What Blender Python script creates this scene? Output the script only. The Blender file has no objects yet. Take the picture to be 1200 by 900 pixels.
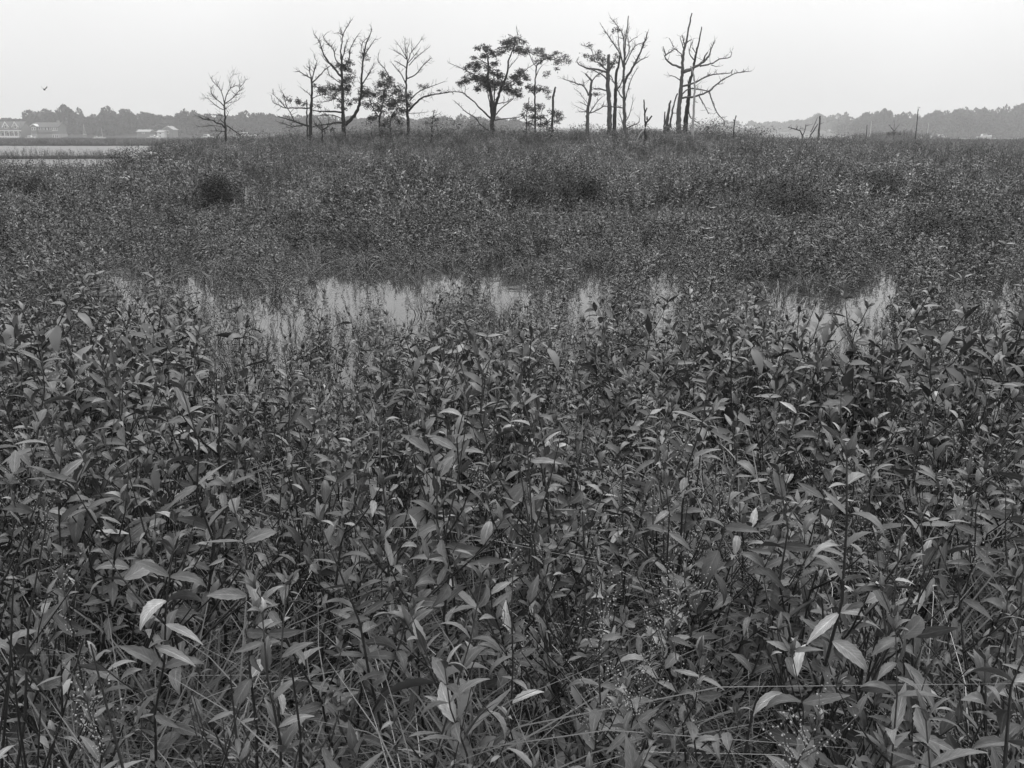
import bpy, math, random
import numpy as np
from mathutils import Vector, Matrix, Euler, noise

S = bpy.context.scene
COL = S.collection
rnd = random.Random(11)
R = math.radians

# ---------------------------------------------------------------- camera, world, sun, exposure
H = 1.65                                  # eye height above the water
PITCH = R(16.28)
cam_d = bpy.data.cameras.new('camera'); cam = bpy.data.objects.new('camera', cam_d); COL.objects.link(cam)
cam.location = (0, 0, H); cam.rotation_euler = (math.pi / 2 - PITCH, 0, 0)
cam_d.sensor_width = 36; cam_d.lens = 36 / 1.2
cam_d.clip_start = 0.05; cam_d.clip_end = 9000
S.camera = cam
W = bpy.data.worlds.new('World'); S.world = W; W.use_nodes = True
nt = W.node_tree; nt.nodes.clear()
out = nt.nodes.new('ShaderNodeOutputWorld'); bg = nt.nodes.new('ShaderNodeBackground')
sky = nt.nodes.new('ShaderNodeTexSky'); sky.sky_type = 'NISHITA'; sky.sun_disc = False
SUN_EL, SUN_AZ = R(52), R(25)
sky.sun_elevation = SUN_EL; sky.sun_rotation = SUN_AZ; sky.dust_density = 6; sky.air_density = 1
bw = nt.nodes.new('ShaderNodeRGBToBW'); nt.links.new(sky.outputs[0], bw.inputs[0])
# an overcast deck: mostly even cloud, a little of the clear sky's own gradient (black and white film)
mx = nt.nodes.new('ShaderNodeMix'); mx.data_type = 'FLOAT'; mx.inputs[0].default_value = 0.82
nt.links.new(bw.outputs[0], mx.inputs[2])
tc = nt.nodes.new('ShaderNodeTexCoord'); cl = nt.nodes.new('ShaderNodeTexNoise'); cl.inputs['Scale'].default_value = 1.3; cl.inputs['Detail'].default_value = 3
nt.links.new(tc.outputs['Generated'], cl.inputs['Vector'])
mr = nt.nodes.new('ShaderNodeMapRange'); mr.inputs[1].default_value = 0.3; mr.inputs[2].default_value = 0.7
mr.inputs[3].default_value = 23.5; mr.inputs[4].default_value = 29.5
nt.links.new(cl.outputs[0], mr.inputs[0]); nt.links.new(mr.outputs[0], mx.inputs[3])
# an overcast sky is about three times as bright overhead as at the horizon: (1 + 2 sin e) / 3
sz = nt.nodes.new('ShaderNodeSeparateXYZ'); nt.links.new(tc.outputs['Generated'], sz.inputs[0])
gr = nt.nodes.new('ShaderNodeMapRange'); gr.inputs[1].default_value = 0.0; gr.inputs[2].default_value = 1.0; gr.inputs[3].default_value = 0.333; gr.inputs[4].default_value = 1.0
nt.links.new(sz.outputs['Z'], gr.inputs[0])
mu = nt.nodes.new('ShaderNodeMath'); mu.operation = 'MULTIPLY'; nt.links.new(mx.outputs[0], mu.inputs[0]); nt.links.new(gr.outputs[0], mu.inputs[1])
nt.links.new(mu.outputs[0], bg.inputs[0]); bg.inputs[1].default_value = 0.1
nt.links.new(bg.outputs[0], out.inputs[0])
sd = bpy.data.lights.new('sun', 'SUN'); sun = bpy.data.objects.new('sun', sd); COL.objects.link(sun)
sd.energy = 1.4; sd.angle = R(20)
sun.rotation_euler = (math.pi / 2 - SUN_EL, 0, math.pi - SUN_AZ)
S.view_settings.view_transform = 'Standard'; S.view_settings.look = 'None'
S.view_settings.exposure = 0.0; S.view_settings.gamma = 1.0; S.view_settings.use_curve_mapping = False
S.cycles.max_bounces = 5; S.cycles.diffuse_bounces = 2; S.cycles.glossy_bounces = 3
S.cycles.volume_bounces = 0
S.cycles.transparent_max_bounces = 8

CT, ST = math.cos(PITCH), math.sin(PITCH)
def at(px, py, Y, dz=0.0):
    """the point of the photograph's pixel (px, py) at the distance Y north of the camera"""
    u = (px - 600) / 1000.0; v = (450 - py) / 1000.0
    dy = CT + v * ST; dz_ = -ST + v * CT
    k = Y / dy
    return Vector((u * k, Y, H + dz_ * k + dz))
def pix(p):
    x, y, z = p[0], p[1], p[2] - H
    d = y * CT - z * ST
    return (600 + 1000 * x / d, 450 - 1000 * (y * ST + z * CT) / d) if d > 1e-3 else (9999, 9999)

# ---------------------------------------------------------------- materials
MATS = {}
def mat(name, base, rough=0.7, spec=0.3, var=0.0, scale=8.0, tone=0.0, rand=0.0, back=None, bump=0.0, leaf=False, coords='Object'):
    m = bpy.data.materials.new(name); m.use_nodes = True; n = m.node_tree.nodes; l = m.node_tree.links
    b = n['Principled BSDF']; b.inputs['Roughness'].default_value = rough
    b.inputs['Specular IOR Level'].default_value = spec
    def math_(op, a, c):
        q = n.new('ShaderNodeMath'); q.operation = op
        for i, x in enumerate((a, c)):
            if isinstance(x, (int, float)): q.inputs[i].default_value = x
            else: l.new(x, q.inputs[i])
        return q.outputs[0]
    val = base
    if back is not None:
        g = n.new('ShaderNodeNewGeometry')
        val = math_('ADD', math_('MULTIPLY', g.outputs['Backfacing'], back - base), base)
    if var or bump:
        t = n.new('ShaderNodeTexCoord'); nz = n.new('ShaderNodeTexNoise'); nz.inputs['Scale'].default_value = scale; nz.inputs['Detail'].default_value = 6
        nz.inputs['Roughness'].default_value = 0.65
        l.new(t.outputs[coords], nz.inputs['Vector'])
        if var:
            f = math_('ADD', math_('MULTIPLY', math_('SUBTRACT', nz.outputs[0], 0.5), var * 2), 1.0)
            val = math_('MULTIPLY', f, val)
        if bump:
            bp = n.new('ShaderNodeBump'); bp.inputs['Strength'].default_value = bump; bp.inputs['Distance'].default_value = 0.05
            l.new(nz.outputs[0], bp.inputs['Height']); l.new(bp.outputs[0], b.inputs['Normal'])
    if leaf:
        u = n.new('ShaderNodeUVMap'); sp = n.new('ShaderNodeSeparateXYZ'); l.new(u.outputs[0], sp.inputs[0])
        d = math_('ABSOLUTE', math_('SUBTRACT', sp.outputs[0], 0.5), 0)
        rib = math_('LESS_THAN', d, 0.045)
        w = math_('SINE', math_('SUBTRACT', math_('MULTIPLY', sp.outputs[1], 62.0), math_('MULTIPLY', d, 34.0)), 0)
        vein = math_('MULTIPLY', math_('GREATER_THAN', w, 0.80), 0.26)
        f = math_('ADD', math_('MULTIPLY', rib, 0.5), math_('ADD', vein, 0.95))
        nz2 = n.new('ShaderNodeTexNoise'); nz2.inputs['Scale'].default_value = 5; nz2.inputs['Detail'].default_value = 5; l.new(u.outputs[0], nz2.inputs['Vector'])
        oi = n.new('ShaderNodeObjectInfo'); nz2.noise_dimensions = '4D'; l.new(math_('MULTIPLY', oi.outputs['Random'], 50.0), nz2.inputs['W'])
        f2 = math_('ADD', math_('MULTIPLY', math_('SUBTRACT', nz2.outputs[0], 0.5), 1.5), 1.0)
        val = math_('MULTIPLY', math_('MULTIPLY', f, f2), val)
    if tone:
        a = n.new('ShaderNodeAttribute'); a.attribute_name = 'tone'
        val = math_('MULTIPLY', math_('ADD', math_('MULTIPLY', a.outputs['Fac'], tone), 1.0), val)
    if rand:
        oi = n.new('ShaderNodeObjectInfo')
        p = math_('POWER', oi.outputs['Random'], 2.2)
        val = math_('MULTIPLY', math_('ADD', math_('MULTIPLY', p, rand), 1.0 - rand * 0.3), val)
    if isinstance(val, (int, float)): b.inputs['Base Color'].default_value = (val, val, val, 1)
    else:
        c = n.new('ShaderNodeCombineColor')
        for i in range(3): l.new(val, c.inputs[i])
        l.new(c.outputs[0], b.inputs['Base Color'])
    MATS[name] = m
    return m
M_leaf = mat('near_leaf', 0.085, 0.5, 0.3, rand=1.3, back=0.13, leaf=True)
M_pale = mat('pale_leaf', 0.24, 0.5, 0.35, rand=0.3, back=0.3, leaf=True)
M_foli = mat('marsh_leaf', 0.078, 0.5, 0.4, tone=1.3, rand=0.5, back=0.10)
M_open = mat('open_marsh_leaf', 0.1, 0.5, 0.4, tone=1.5, rand=1.1, back=0.12)
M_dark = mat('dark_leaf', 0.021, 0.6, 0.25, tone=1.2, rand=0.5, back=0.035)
M_treel = mat('tree_leaf', 0.03, 0.6, 0.25, tone=0.8, back=0.05)
M_far = mat('far_leaf', 0.028, 0.8, 0.1, tone=0.8, back=0.035)
M_stem = mat('green_stem', 0.025, 0.6, 0.3, var=0.4, scale=14)
M_grass = mat('grass_blade', 0.066, 0.55, 0.3, tone=1.3, rand=0.4)
M_straw = mat('dry_straw', 0.28, 0.6, 0.3, tone=0.5)
M_bead = mat('seed_bead', 0.2, 0.4, 0.5, tone=0.9)
M_bark = mat('dark_bark', 0.03, 0.9, 0.1, var=0.6, scale=9, bump=0.5)
M_grey = mat('weathered_bark', 0.085, 0.9, 0.1, var=0.6, scale=9, bump=0.5)
M_palew = mat('bleached_wood', 0.30, 0.9, 0.1, var=0.4, scale=9, bump=0.4)
M_white = mat('white_paint', 0.6, 0.6, 0.3, var=0.08)
M_wall = mat('grey_clapboard', 0.13, 0.8, 0.2, var=0.15)
M_stone = mat('rubble_stone', 0.24, 0.9, 0.1, var=0.7, scale=1.2)
M_roof = mat('roof_shingle', 0.09, 0.9, 0.1, var=0.2, scale=3)
M_glass = mat('window_glass', 0.02, 0.08, 0.5)
M_bird = mat('bird_feather', 0.02, 0.7, 0.2)
M_sand = mat('pale_sand', 0.3, 0.9, 0.1, var=0.2)

# ground: wet mud below, litter and peat above
gm = mat('marsh_mud', 0.02, 0.8, 0.2, var=0.8, scale=3.0, bump=0.6)
# water
wm = bpy.data.materials.new('still_water'); wm.use_nodes = True
b = wm.node_tree.nodes['Principled BSDF']; b.inputs['Base Color'].default_value = (0.028, 0.028, 0.028, 1)
b.inputs['Roughness'].default_value = 0.04; b.inputs['IOR'].default_value = 1.333
t_ = wm.node_tree.nodes.new('ShaderNodeTexCoord'); z_ = wm.node_tree.nodes.new('ShaderNodeTexNoise'); z_.inputs['Scale'].default_value = 2.2; z_.inputs['Detail'].default_value = 4
p_ = wm.node_tree.nodes.new('ShaderNodeBump'); p_.inputs['Strength'].default_value = 0.05; p_.inputs['Distance'].default_value = 0.05
ge_ = wm.node_tree.nodes.new('ShaderNodeNewGeometry'); sx_ = wm.node_tree.nodes.new('ShaderNodeSeparateXYZ'); wm.node_tree.links.new(ge_.outputs['Position'], sx_.inputs[0])
for lo_, hi_, sock in ((.05, .55, p_.inputs['Strength']), (.04, .30, b.inputs['Roughness'])):     # sheltered pools lie still, the open bay is ruffled
    q_ = wm.node_tree.nodes.new('ShaderNodeMapRange'); q_.inputs[1].default_value = 14; q_.inputs[2].default_value = 22; q_.inputs[3].default_value = lo_; q_.inputs[4].default_value = hi_
    wm.node_tree.links.new(sx_.outputs['Y'], q_.inputs[0]); wm.node_tree.links.new(q_.outputs[0], sock)
wm.node_tree.links.new(t_.outputs['Object'], z_.inputs['Vector']); wm.node_tree.links.new(z_.outputs[0], p_.inputs['Height']); wm.node_tree.links.new(p_.outputs[0], b.inputs['Normal'])

# ---------------------------------------------------------------- object helpers
def tag(o, label=None, cat=None, group=None, kind=None):
    if label: o['label'] = label
    if cat: o['category'] = cat
    if group: o['group'] = group
    if kind: o['kind'] = kind
    return o
def empty(name, loc=(0, 0, 0), rz=0.0):
    o = bpy.data.objects.new(name, None); COL.objects.link(o); o.location = loc; o.rotation_euler = (0, 0, rz)
    o.empty_display_size = 0.2
    return o
class MB:
    """collects polygons, builds one mesh"""
    def __init__(s): s.v = []; s.f = []; s.t = []; s.mi = []; s.uv = []; s.m = 0; s.tone = 0.0
    def add(s, vs, fs, uvs=None):
        o = len(s.v); s.v.extend([tuple(v) for v in vs])
        for f in fs:
            s.f.append(tuple(o + i for i in f)); s.t.append(s.tone); s.mi.append(s.m)
            s.uv.extend([uvs[i] for i in f] if uvs else [(0.2, 0.1)] * len(f))
    def box(s, x0, x1, y0, y1, z0, z1):
        vs = [(x, y, z) for z in (z0, z1) for y in (y0, y1) for x in (x0, x1)]
        s.add(vs, [(0, 2, 3, 1), (4, 5, 7, 6), (0, 1, 5, 4), (2, 6, 7, 3), (0, 4, 6, 2), (1, 3, 7, 5)])
    def prism(s, prof, y0, y1, axis='y'):
        n = len(prof)
        if axis == 'y': vs = [(x, y0, z) for x, z in prof] + [(x, y1, z) for x, z in prof]
        else: vs = [(y0, x, z) for x, z in prof] + [(y1, x, z) for x, z in prof]
        s.add(vs, [tuple(range(n)), tuple(range(2 * n - 1, n - 1, -1))] + [(i, n + i, n + (i + 1) % n, (i + 1) % n) for i in range(n)])
    def tube(s, pts, rads, n=5, cap=True):
        rings = []; k = len(pts); up = Vector((0.3, 0.2, 1)).normalized(); prev = None
        vs = []; fs = []
        for i, p in enumerate(pts):
            a = pts[max(i - 1, 0)]; c = pts[min(i + 1, k - 1)]
            d = (c - a)
            d = d.normalized() if d.length > 1e-9 else Vector((0, 0, 1))
            if prev is None:
                e = d.cross(Vector((0, 1, 0))); e = e if e.length > 0.1 else d.cross(Vector((1, 0, 0)))
            else: e = prev - d * prev.dot(d)
            e.normalize(); prev = e; g = d.cross(e)
            for j in range(n):
                w = 2 * math.pi * j / n
                vs.append(p + (e * math.cos(w) + g * math.sin(w)) * rads[i])
        for i in range(k - 1):
            for j in range(n):
                j2 = (j + 1) % n
                fs.append((i * n + j, i * n + j2, (i + 1) * n + j2, (i + 1) * n + j))
        if cap:
            fs.append(tuple(range(n))[::-1]); fs.append(tuple((k - 1) * n + j for j in range(n)))
        s.add(vs, fs)
    def mesh(s, name, mats, smooth=False):
        me = bpy.data.meshes.new(name); me.from_pydata(s.v, [], s.f)
        for m in mats: me.materials.append(m)
        me.polygons.foreach_set('material_index', s.mi)
        if smooth: me.polygons.foreach_set('use_smooth', [True] * len(s.f))
        a = me.attributes.new('tone', 'FLOAT', 'FACE'); a.data.foreach_set('value', s.t)
        uv = me.uv_layers.new(name='UVMap'); uv.data.foreach_set('uv', [c for q in s.uv for c in q])
        me.update()
        return me
    def build(s, name, mats, parent=None, smooth=False):
        mats = mats if isinstance(mats, (list, tuple)) else [mats]
        o = bpy.data.objects.new(name, s.mesh(name, mats, smooth)); COL.objects.link(o)
        if parent is not None: o.parent = parent
        return o
def spline(pts, step):
    out_ = []
    P = [pts[0]] + list(pts) + [pts[-1]]
    for i in range(1, len(P) - 2):
        a, b_, c, d = P[i - 1], P[i], P[i + 1], P[i + 2]
        n = max(1, int((c - b_).length / step))
        for k in range(n):
            t = k / n
            out_.append(0.5 * ((2 * b_) + (c - a) * t + (2 * a - 5 * b_ + 4 * c - d) * t * t + (3 * b_ - a - 3 * c + d) * t ** 3))
    out_.append(pts[-1])
    return out_

# ---------------------------------------------------------------- terrain
def sm(a, b_, x):
    t = min(1.0, max(0.0, (x - a) / (b_ - a))); return t * t * (3 - 2 * t)
# open water holes in the marsh: (x, y, half width, half length)
HOLES = [(-1.55, 8.9, .42, 1.15), (-1.15, 8.7, .30, 1.0), (-2.25, 7.7, .42, .9), (-2.0, 9.6, .3, 1.0), (-0.75, 9.7, .26, 1.1), (-.05, 9.4, .34, 1.1), (.25, 8.6, .16, .8), (0.82, 8.9, .24, 1.2),
         (1.8, 9.9, .24, .9), (2.35, 6.5, .34, 1.0), (3.9, 9.0, .22, 1.1), (-6.4, 10.9, .28, 1.2), (-4.8, 10.2, .28, 1.0), (2.7, 7.9, .22, .8), (-3.5, 9.3, .2, .9), (-.9, 7.4, .22, .6), (5.1, 8.7, .16, .8)]
_r = random.Random(5)
for _ in range(48):
    _y = _r.uniform(5.0, 11.8); HOLES.append((_r.uniform(-.62, .62) * _y, _y, _r.uniform(.06, .17), _r.uniform(.3, .9)))
CREEK = (-7.6, 25.5, .5, 6.5)
def hole(x, y, grow=0.0):
    """1 inside open water, 0 outside"""
    m = 0.0
    w = noise.noise(Vector((x * 1.7, y * 1.1, 3.3))) * 0.35
    for hx, hy, rx, ry in HOLES:
        dx = x - hx * y / hy
        d = math.hypot(dx / (rx + grow), (y - hy) / (ry + grow)) + w
        m = max(m, 1 - sm(0.8, 1.05, d))
    hx, hy, rx, ry = CREEK
    if 15 < y < 36:
        dx = x - hx * y / hy
        m = max(m, 1 - sm(0.8, 1.05, math.hypot(dx / (rx + grow), (y - hy) / (ry + grow)) + w * 0.5))
    return m
def lerp_tab(tab, x):
    if x <= tab[0][0]: return tab[0][1]
    for (a, va), (b_, vb) in zip(tab, tab[1:]):
        if x <= b_: return va + (vb - va) * sm(a, b_, x)
    return tab[-1][1]
CREST = [(-30, .15), (-17.5, .76), (-12, 1.02), (-9, 1.15), (-6, 1.24), (9.5, 1.28), (12, 1.10), (16, .82), (24, .48), (60, .35)]
def left_water(x, y):
    """how far the open water at the left reaches here, 0..1"""
    e = -0.375 * y - 1.2 + noise.noise(Vector((y * 0.12, 1.7, 0))) * 1.2
    a = 1 - sm(e - 1.0, e + 1.0, x)
    return a * sm(28.5, 31.5, y + noise.noise(Vector((x * .2, 9, 0))) * 2.0)
def ground_z(x, y):
    n1 = noise.noise(Vector((x * .55, y * .55, 0))); n2 = noise.noise(Vector((x * 0.11, y * 0.11, 5)))
    r = math.hypot(x, y)
    if y < 400 and r < 395:
        z = -0.04 + 0.07 * n1
        z += 0.12 * (1 - sm(1.2, 2.4, math.hypot(x * 0.7 + .6, y)))            # firmer, grassy ground at the feet
        z -= .12 * sm(4.5, 6, y); z += 0.34 * sm(13.5, 19, y)
        c = lerp_tab(CREST, x)
        bell = math.exp(-((y - 45) / (12.0 if y < 45 else 16.0)) ** 2)
        z += max(0, c - 0.18) * bell
        z += (0.22 + 0.08 * n2) * sm(24, 60, y)
        z += 1.15 * math.exp(-(((x - 48) / 6.5) ** 2 + ((y - 112) / 6.0) ** 2))
        hh = hole(x, y)
        z = z * (1 - hh) - (.2 if y > 15 else .35) * hh
        lw = left_water(x, y)
        z = z * (1 - lw) - 0.35 * lw
        # spit of cord grass, then the far flat
        s1 = sm(61, 63, y) * (1 - sm(66, 69, y)) * (1 - sm(-.405 * y - 4, -.405 * y + 2, x)) if y > 55 else 0
        z = z * (1 - s1) + 0.03 * s1 if s1 > 0 and lw > .3 else z
        edge = sm(145, 160, y + 5 * n2) if x > -0.2 * y else 0
        if x > -0.2 * y:
            z = z * (1 - edge) - 0.5 * edge
        if y > 100 and x < -0.10 * y:
            f = sm(134, 137, y + 3 * n2) * (1 - sm(205, 215, y))
            z = -0.4 * (1 - f) + (0.05 + .4 * sm(140, 200, y)) * f
        if y > 215: z = -0.6
        return z
    # far shores
    u = x / max(y, 1)
    sh = 398 if u < -0.12 else (lerp_tab([(-.12, 398), (0.02, 700), (.28, 800), (.36, 600), (.42, 500), (.5, 490), (.7, 470)], u))
    k = sm(sh - 3, sh + 40, y)
    return -0.6 + 3.2 * k + 6 * sm(sh + 30, sh + 300, y) 

def build_ground():
    N = 420
    us = np.linspace(-1, 1, N)
    gx = 2900 * np.sinh(7.6 * us) / math.sinh(7.6)
    # y centred a few metres ahead
    gy = 2900 * np.sinh(7.6 * us) / math.sinh(7.6) + 6
    vs = []
    for y in gy:
        for x in gx:
            vs.append((float(x), float(y), ground_z(float(x), float(y)) if y > -30 and abs(x) < y + 60 else 0.1))
    fs = [(j * N + i, j * N + i + 1, (j + 1) * N + i + 1, (j + 1) * N + i) for j in range(N - 1) for i in range(N - 1)]
    m = MB(); m.v = vs; m.f = fs; m.t = [0.0] * len(fs); m.mi = [0] * len(fs); m.uv = [(0, 0)] * (4 * len(fs))
    g = m.build('ground', gm, smooth=True); tag(g, 'dark wet marsh ground rising to a low mound', kind='structure')
build_ground()
w = MB(); w.add([(-2905, -2895, 0), (2905, -2895, 0), (2905, 2906, 0), (-2905, 2906, 0)], [(0, 1, 2, 3)])
tag(w.build('water', wm), 'still pale water of the marsh pools and the bay', kind='structure')

# ---------------------------------------------------------------- leaves and marsh plants
def leaf_geo(rng, seg=12, teeth=0.12, L=1.0, wid=0.27, droop=0.25, fold=0.35, twist=0.0):
    """leaf along +Y, unit length, its upper side towards +Z"""
    vs, uvs = [], []
    z = 0; y = 0
    for i in range(seg + 1):
        t = i / seg
        wv = wid * 0.5 * (math.sin(math.pi * min(1, t ** 0.85)) ** 0.85) * (1.12 - 0.3 * t)
        if i in (0, seg): wv = 0.012
        if teeth and 1 < i < seg: wv *= 1 + (teeth if i % 2 else -teeth * 0.6)
        ang = -droop * (t * t) * 2.2 + 0.1
        if i: y += math.cos(ang) / seg; z += math.sin(ang) / seg
        f = fold * (1 - 0.5 * t)
        tw = twist * t
        for s_ in (-1, 0, 1):
            x = s_ * wv * math.cos(f); zz = abs(s_) * wv * math.sin(f)
            x, zz = x * math.cos(tw) - zz * math.sin(tw), x * math.sin(tw) + zz * math.cos(tw)
            vs.append(Vector((x * L, y * L, (z + zz) * L))); uvs.append((0.5 + s_ * 0.5, t))
    fs = []
    for i in range(seg):
        a = i * 3
        fs += [(a, a + 1, a + 4, a + 3), (a + 1, a + 2, a + 5, a + 4)]
    return vs, fs, uvs
LG = [leaf_geo(rnd, 12, rnd.uniform(.06, .16), 1, rnd.uniform(.24, .36), rnd.uniform(-.1, .65), rnd.uniform(.1, .6), rnd.uniform(-.5, .5)) for _ in range(12)]
LEAF_ME = []; PALE_ME = []
for g in LG:
    m = MB(); m.add(*g); LEAF_ME.append(m.mesh('leaf', [M_leaf], True)); PALE_ME.append(m.mesh('leaf', [M_pale], True))
LM = [leaf_geo(rnd, 4, 0, 1, rnd.uniform(.24, .34), rnd.uniform(0, .5), rnd.uniform(.1, .5), rnd.uniform(-.4, .4)) for _ in range(8)]
LF = [leaf_geo(rnd, 2, 0, 1, rnd.uniform(.3, .4), rnd.uniform(0, .5), .2) for _ in range(4)]

def leaf_matrix(p, az, el, roll, size):
    return Matrix.Translation(p) @ Matrix.Rotation(az, 4, 'Z') @ Matrix.Rotation(el, 4, 'X') @ Matrix.Rotation(roll, 4, 'Y') @ Matrix.Scale(size, 4)

def plant_spec(rng, h, nb, leaf_len=0.07, bare=0.35, lean=0.1, step=0.05, spikes=0):
    """stems: (points, radii); leaves: matrices; seed spikes: (point, direction, length)"""
    stems, leaves, sp = [], [], []
    la = rng.uniform(0, 6.28); k = 7
    d = Vector((math.cos(la), math.sin(la), 0)) * lean
    pts = []
    for i in range(k + 1):
        t = i / k
        pts.append(Vector((0, 0, h * t)) + d * h * (t ** 1.6) + Vector((rng.uniform(-1, 1), rng.uniform(-1, 1), 0)) * 0.012 * (i > 0))
    pts[0].z = -0.12
    r0 = 0.0022 + 0.0036 * h * rng.uniform(.6, 1.2)
    stems.append((pts, [r0 * (1 - .75 * i / k) for i in range(k + 1)]))
    def on(ps, t):
        q = t * (len(ps) - 1); i = min(int(q), len(ps) - 2); return ps[i].lerp(ps[i + 1], q - i)
    def dress(ps, length, t0, base_az, big):
        n = max(2, int(length * (1 - t0) / step)); az = base_az
        for j in range(n + 1):
            t = t0 + (1 - t0) * j / n
            p = on(ps, t); az += math.pi / 2 + rng.uniform(-.4, .4)
            f = math.sin(math.pi * (0.18 + 0.68 * j / n)) ** 0.8
            el = R(rng.uniform(-38, 42) + 40 * (j / n) ** 2)
            for q in (0, 1):
                if rng.random() < 0.12: continue
                s_ = leaf_len * big * f * rng.uniform(.75, 1.2)
                leaves.append(leaf_matrix(p, az + q * math.pi + rng.uniform(-.25, .25), el + R(rng.uniform(-22, 22)), rng.gauss(0, .5), s_))
        # the tuft of small leaves at the tip
        for q in range(3):
            leaves.append(leaf_matrix(on(ps, .99), az + q * 2.1, R(rng.uniform(50, 80)), rng.uniform(-.3, .3), leaf_len * big * rng.uniform(.35, .6)))
    dress(pts, h, bare, rng.uniform(0, 6.28), 1.0)
    for b_ in range(nb):
        t = rng.uniform(max(.12, bare - .2), .82); p = on(pts, t); az = rng.uniform(0, 6.28)
        L = h * rng.uniform(.18, .42) * (1.1 - .5 * t)
        e = Vector((math.cos(az), math.sin(az), 0)); q = []
        for i in range(4):
            s_ = i / 3
            q.append(p + e * L * (s_ * .62) + Vector((0, 0, 1)) * L * (s_ ** 1.3) * .85)
        stems.append((q, [r0 * .55 * (1 - .6 * i / 3) for i in range(4)]))
        dress(q, L, .3, az, .85)
    for _ in range(spikes):
        t = rng.uniform(.6, 1.0); p = on(pts, t); az = rng.uniform(0, 6.28)
        sp.append((p, Vector((math.cos(az) * .6, math.sin(az) * .6, 1)).normalized(), rng.uniform(.08, .16)))
    return stems, leaves, sp
def add_leaf(mb, M, g, rng):
    mb.tone = rng.random() ** 2.0 * 1.2 - .25
    mb.add([M @ v for v in g[0]], g[1], g[2])
ICO = []
def bead(mb, c, r):
    p = [(0, 0, 1), (.89, 0, .45), (.28, .85, .45), (-.72, .53, .45), (-.72, -.53, .45), (.28, -.85, .45), (.72, .53, -.45), (-.28, .85, -.45), (-.89, 0, -.45), (-.28, -.85, -.45), (.72, -.53, -.45), (0, 0, -1)]
    f = [(0, 1, 2), (0, 2, 3), (0, 3, 4), (0, 4, 5), (0, 5, 1), (1, 6, 2), (2, 7, 3), (3, 8, 4), (4, 9, 5), (5, 10, 1), (6, 7, 2), (7, 8, 3), (8, 9, 4), (9, 10, 5), (10, 6, 1), (11, 7, 6), (11, 8, 7), (11, 9, 8), (11, 10, 9), (11, 6, 10)]
    mb.add([(c[0] + x * r, c[1] + y * r, c[2] + z * r) for x, y, z in p], f)
def spike_geo(mb, p, d, L, rng, mstalk=0, mbead=1):
    mb.m = mstalk; q = [p + d * L * i / 4 + Vector((rng.uniform(-1, 1), rng.uniform(-1, 1), 0)) * .004 * i for i in range(5)]
    mb.tube(q, [.0016, .0014, .0012, .001, .0008], 3, False)
    mb.m = mbead
    n = int(L / .0075)
    for i in range(n):
        t = i / n; a = i * 2.4
        c = q[min(3, int(t * 4))].lerp(q[min(3, int(t * 4)) + 1], t * 4 - int(t * 4)) + Vector((math.cos(a), math.sin(a), -.2)) * rng.uniform(.003, .009)
        mb.tone = rng.random(); bead(mb, c, rng.uniform(.001, .0022))
    mb.tone = 0; mb.m = 0

# scatter: one object of kind stuff, whose copies are geometry-node instances of whole plants
def scatter(name, meshes, pts, label):
    """pts: (x, y, z, rot x, rot y, rot z, scale, index)"""
    me = bpy.data.meshes.new(name); me.from_pydata([p[:3] for p in pts], [], [])
    a = me.attributes.new('rot', 'FLOAT_VECTOR', 'POINT'); a.data.foreach_set('vector', [c for p in pts for c in p[3:6]])
    a = me.attributes.new('scl', 'FLOAT', 'POINT'); a.data.foreach_set('value', [p[6] for p in pts])
    a = me.attributes.new('idx', 'INT', 'POINT'); a.data.foreach_set('value', [p[7] for p in pts])
    o = bpy.data.objects.new(name, me); COL.objects.link(o); tag(o, label, kind='stuff')
    ng = bpy.data.node_groups.new(name, 'GeometryNodeTree')
    ng.interface.new_socket('Geometry', in_out='INPUT', socket_type='NodeSocketGeometry')
    ng.interface.new_socket('Geometry', in_out='OUTPUT', socket_type='NodeSocketGeometry')
    n, l = ng.nodes, ng.links
    gi = n.new('NodeGroupInput'); go = n.new('NodeGroupOutput')
    jn = n.new('GeometryNodeJoinGeometry')
    for m in meshes:
        src = bpy.data.objects.new(name + '_source', m)
        oi = n.new('GeometryNodeObjectInfo'); oi.inputs['Object'].default_value = src; oi.inputs['As Instance'].default_value = False
        gti = n.new('GeometryNodeGeometryToInstance'); l.new(oi.outputs['Geometry'], gti.inputs[0]); l.new(gti.outputs[0], jn.inputs[0])
    ip = n.new('GeometryNodeInstanceOnPoints'); l.new(gi.outputs[0], ip.inputs['Points']); l.new(jn.outputs[0], ip.inputs['Instance'])
    ip.inputs['Pick Instance'].default_value = True
    def attr(nm, ty):
        q = n.new('GeometryNodeInputNamedAttribute'); q.data_type = ty; q.inputs[0].default_value = nm
        return next(s_ for s_ in q.outputs if s_.enabled and s_.name == 'Attribute')
    l.new(attr('idx', 'INT'), ip.inputs['Instance Index'])
    er = n.new('FunctionNodeEulerToRotation'); l.new(attr('rot', 'FLOAT_VECTOR'), er.inputs[0]); l.new(er.outputs[0], ip.inputs['Rotation'])
    l.new(attr('scl', 'FLOAT'), ip.inputs['Scale'])
    l.new(ip.outputs[0], go.inputs[0])
    md = o.modifiers.new('scatter', 'NODES'); md.node_group = ng
    return o

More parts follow.
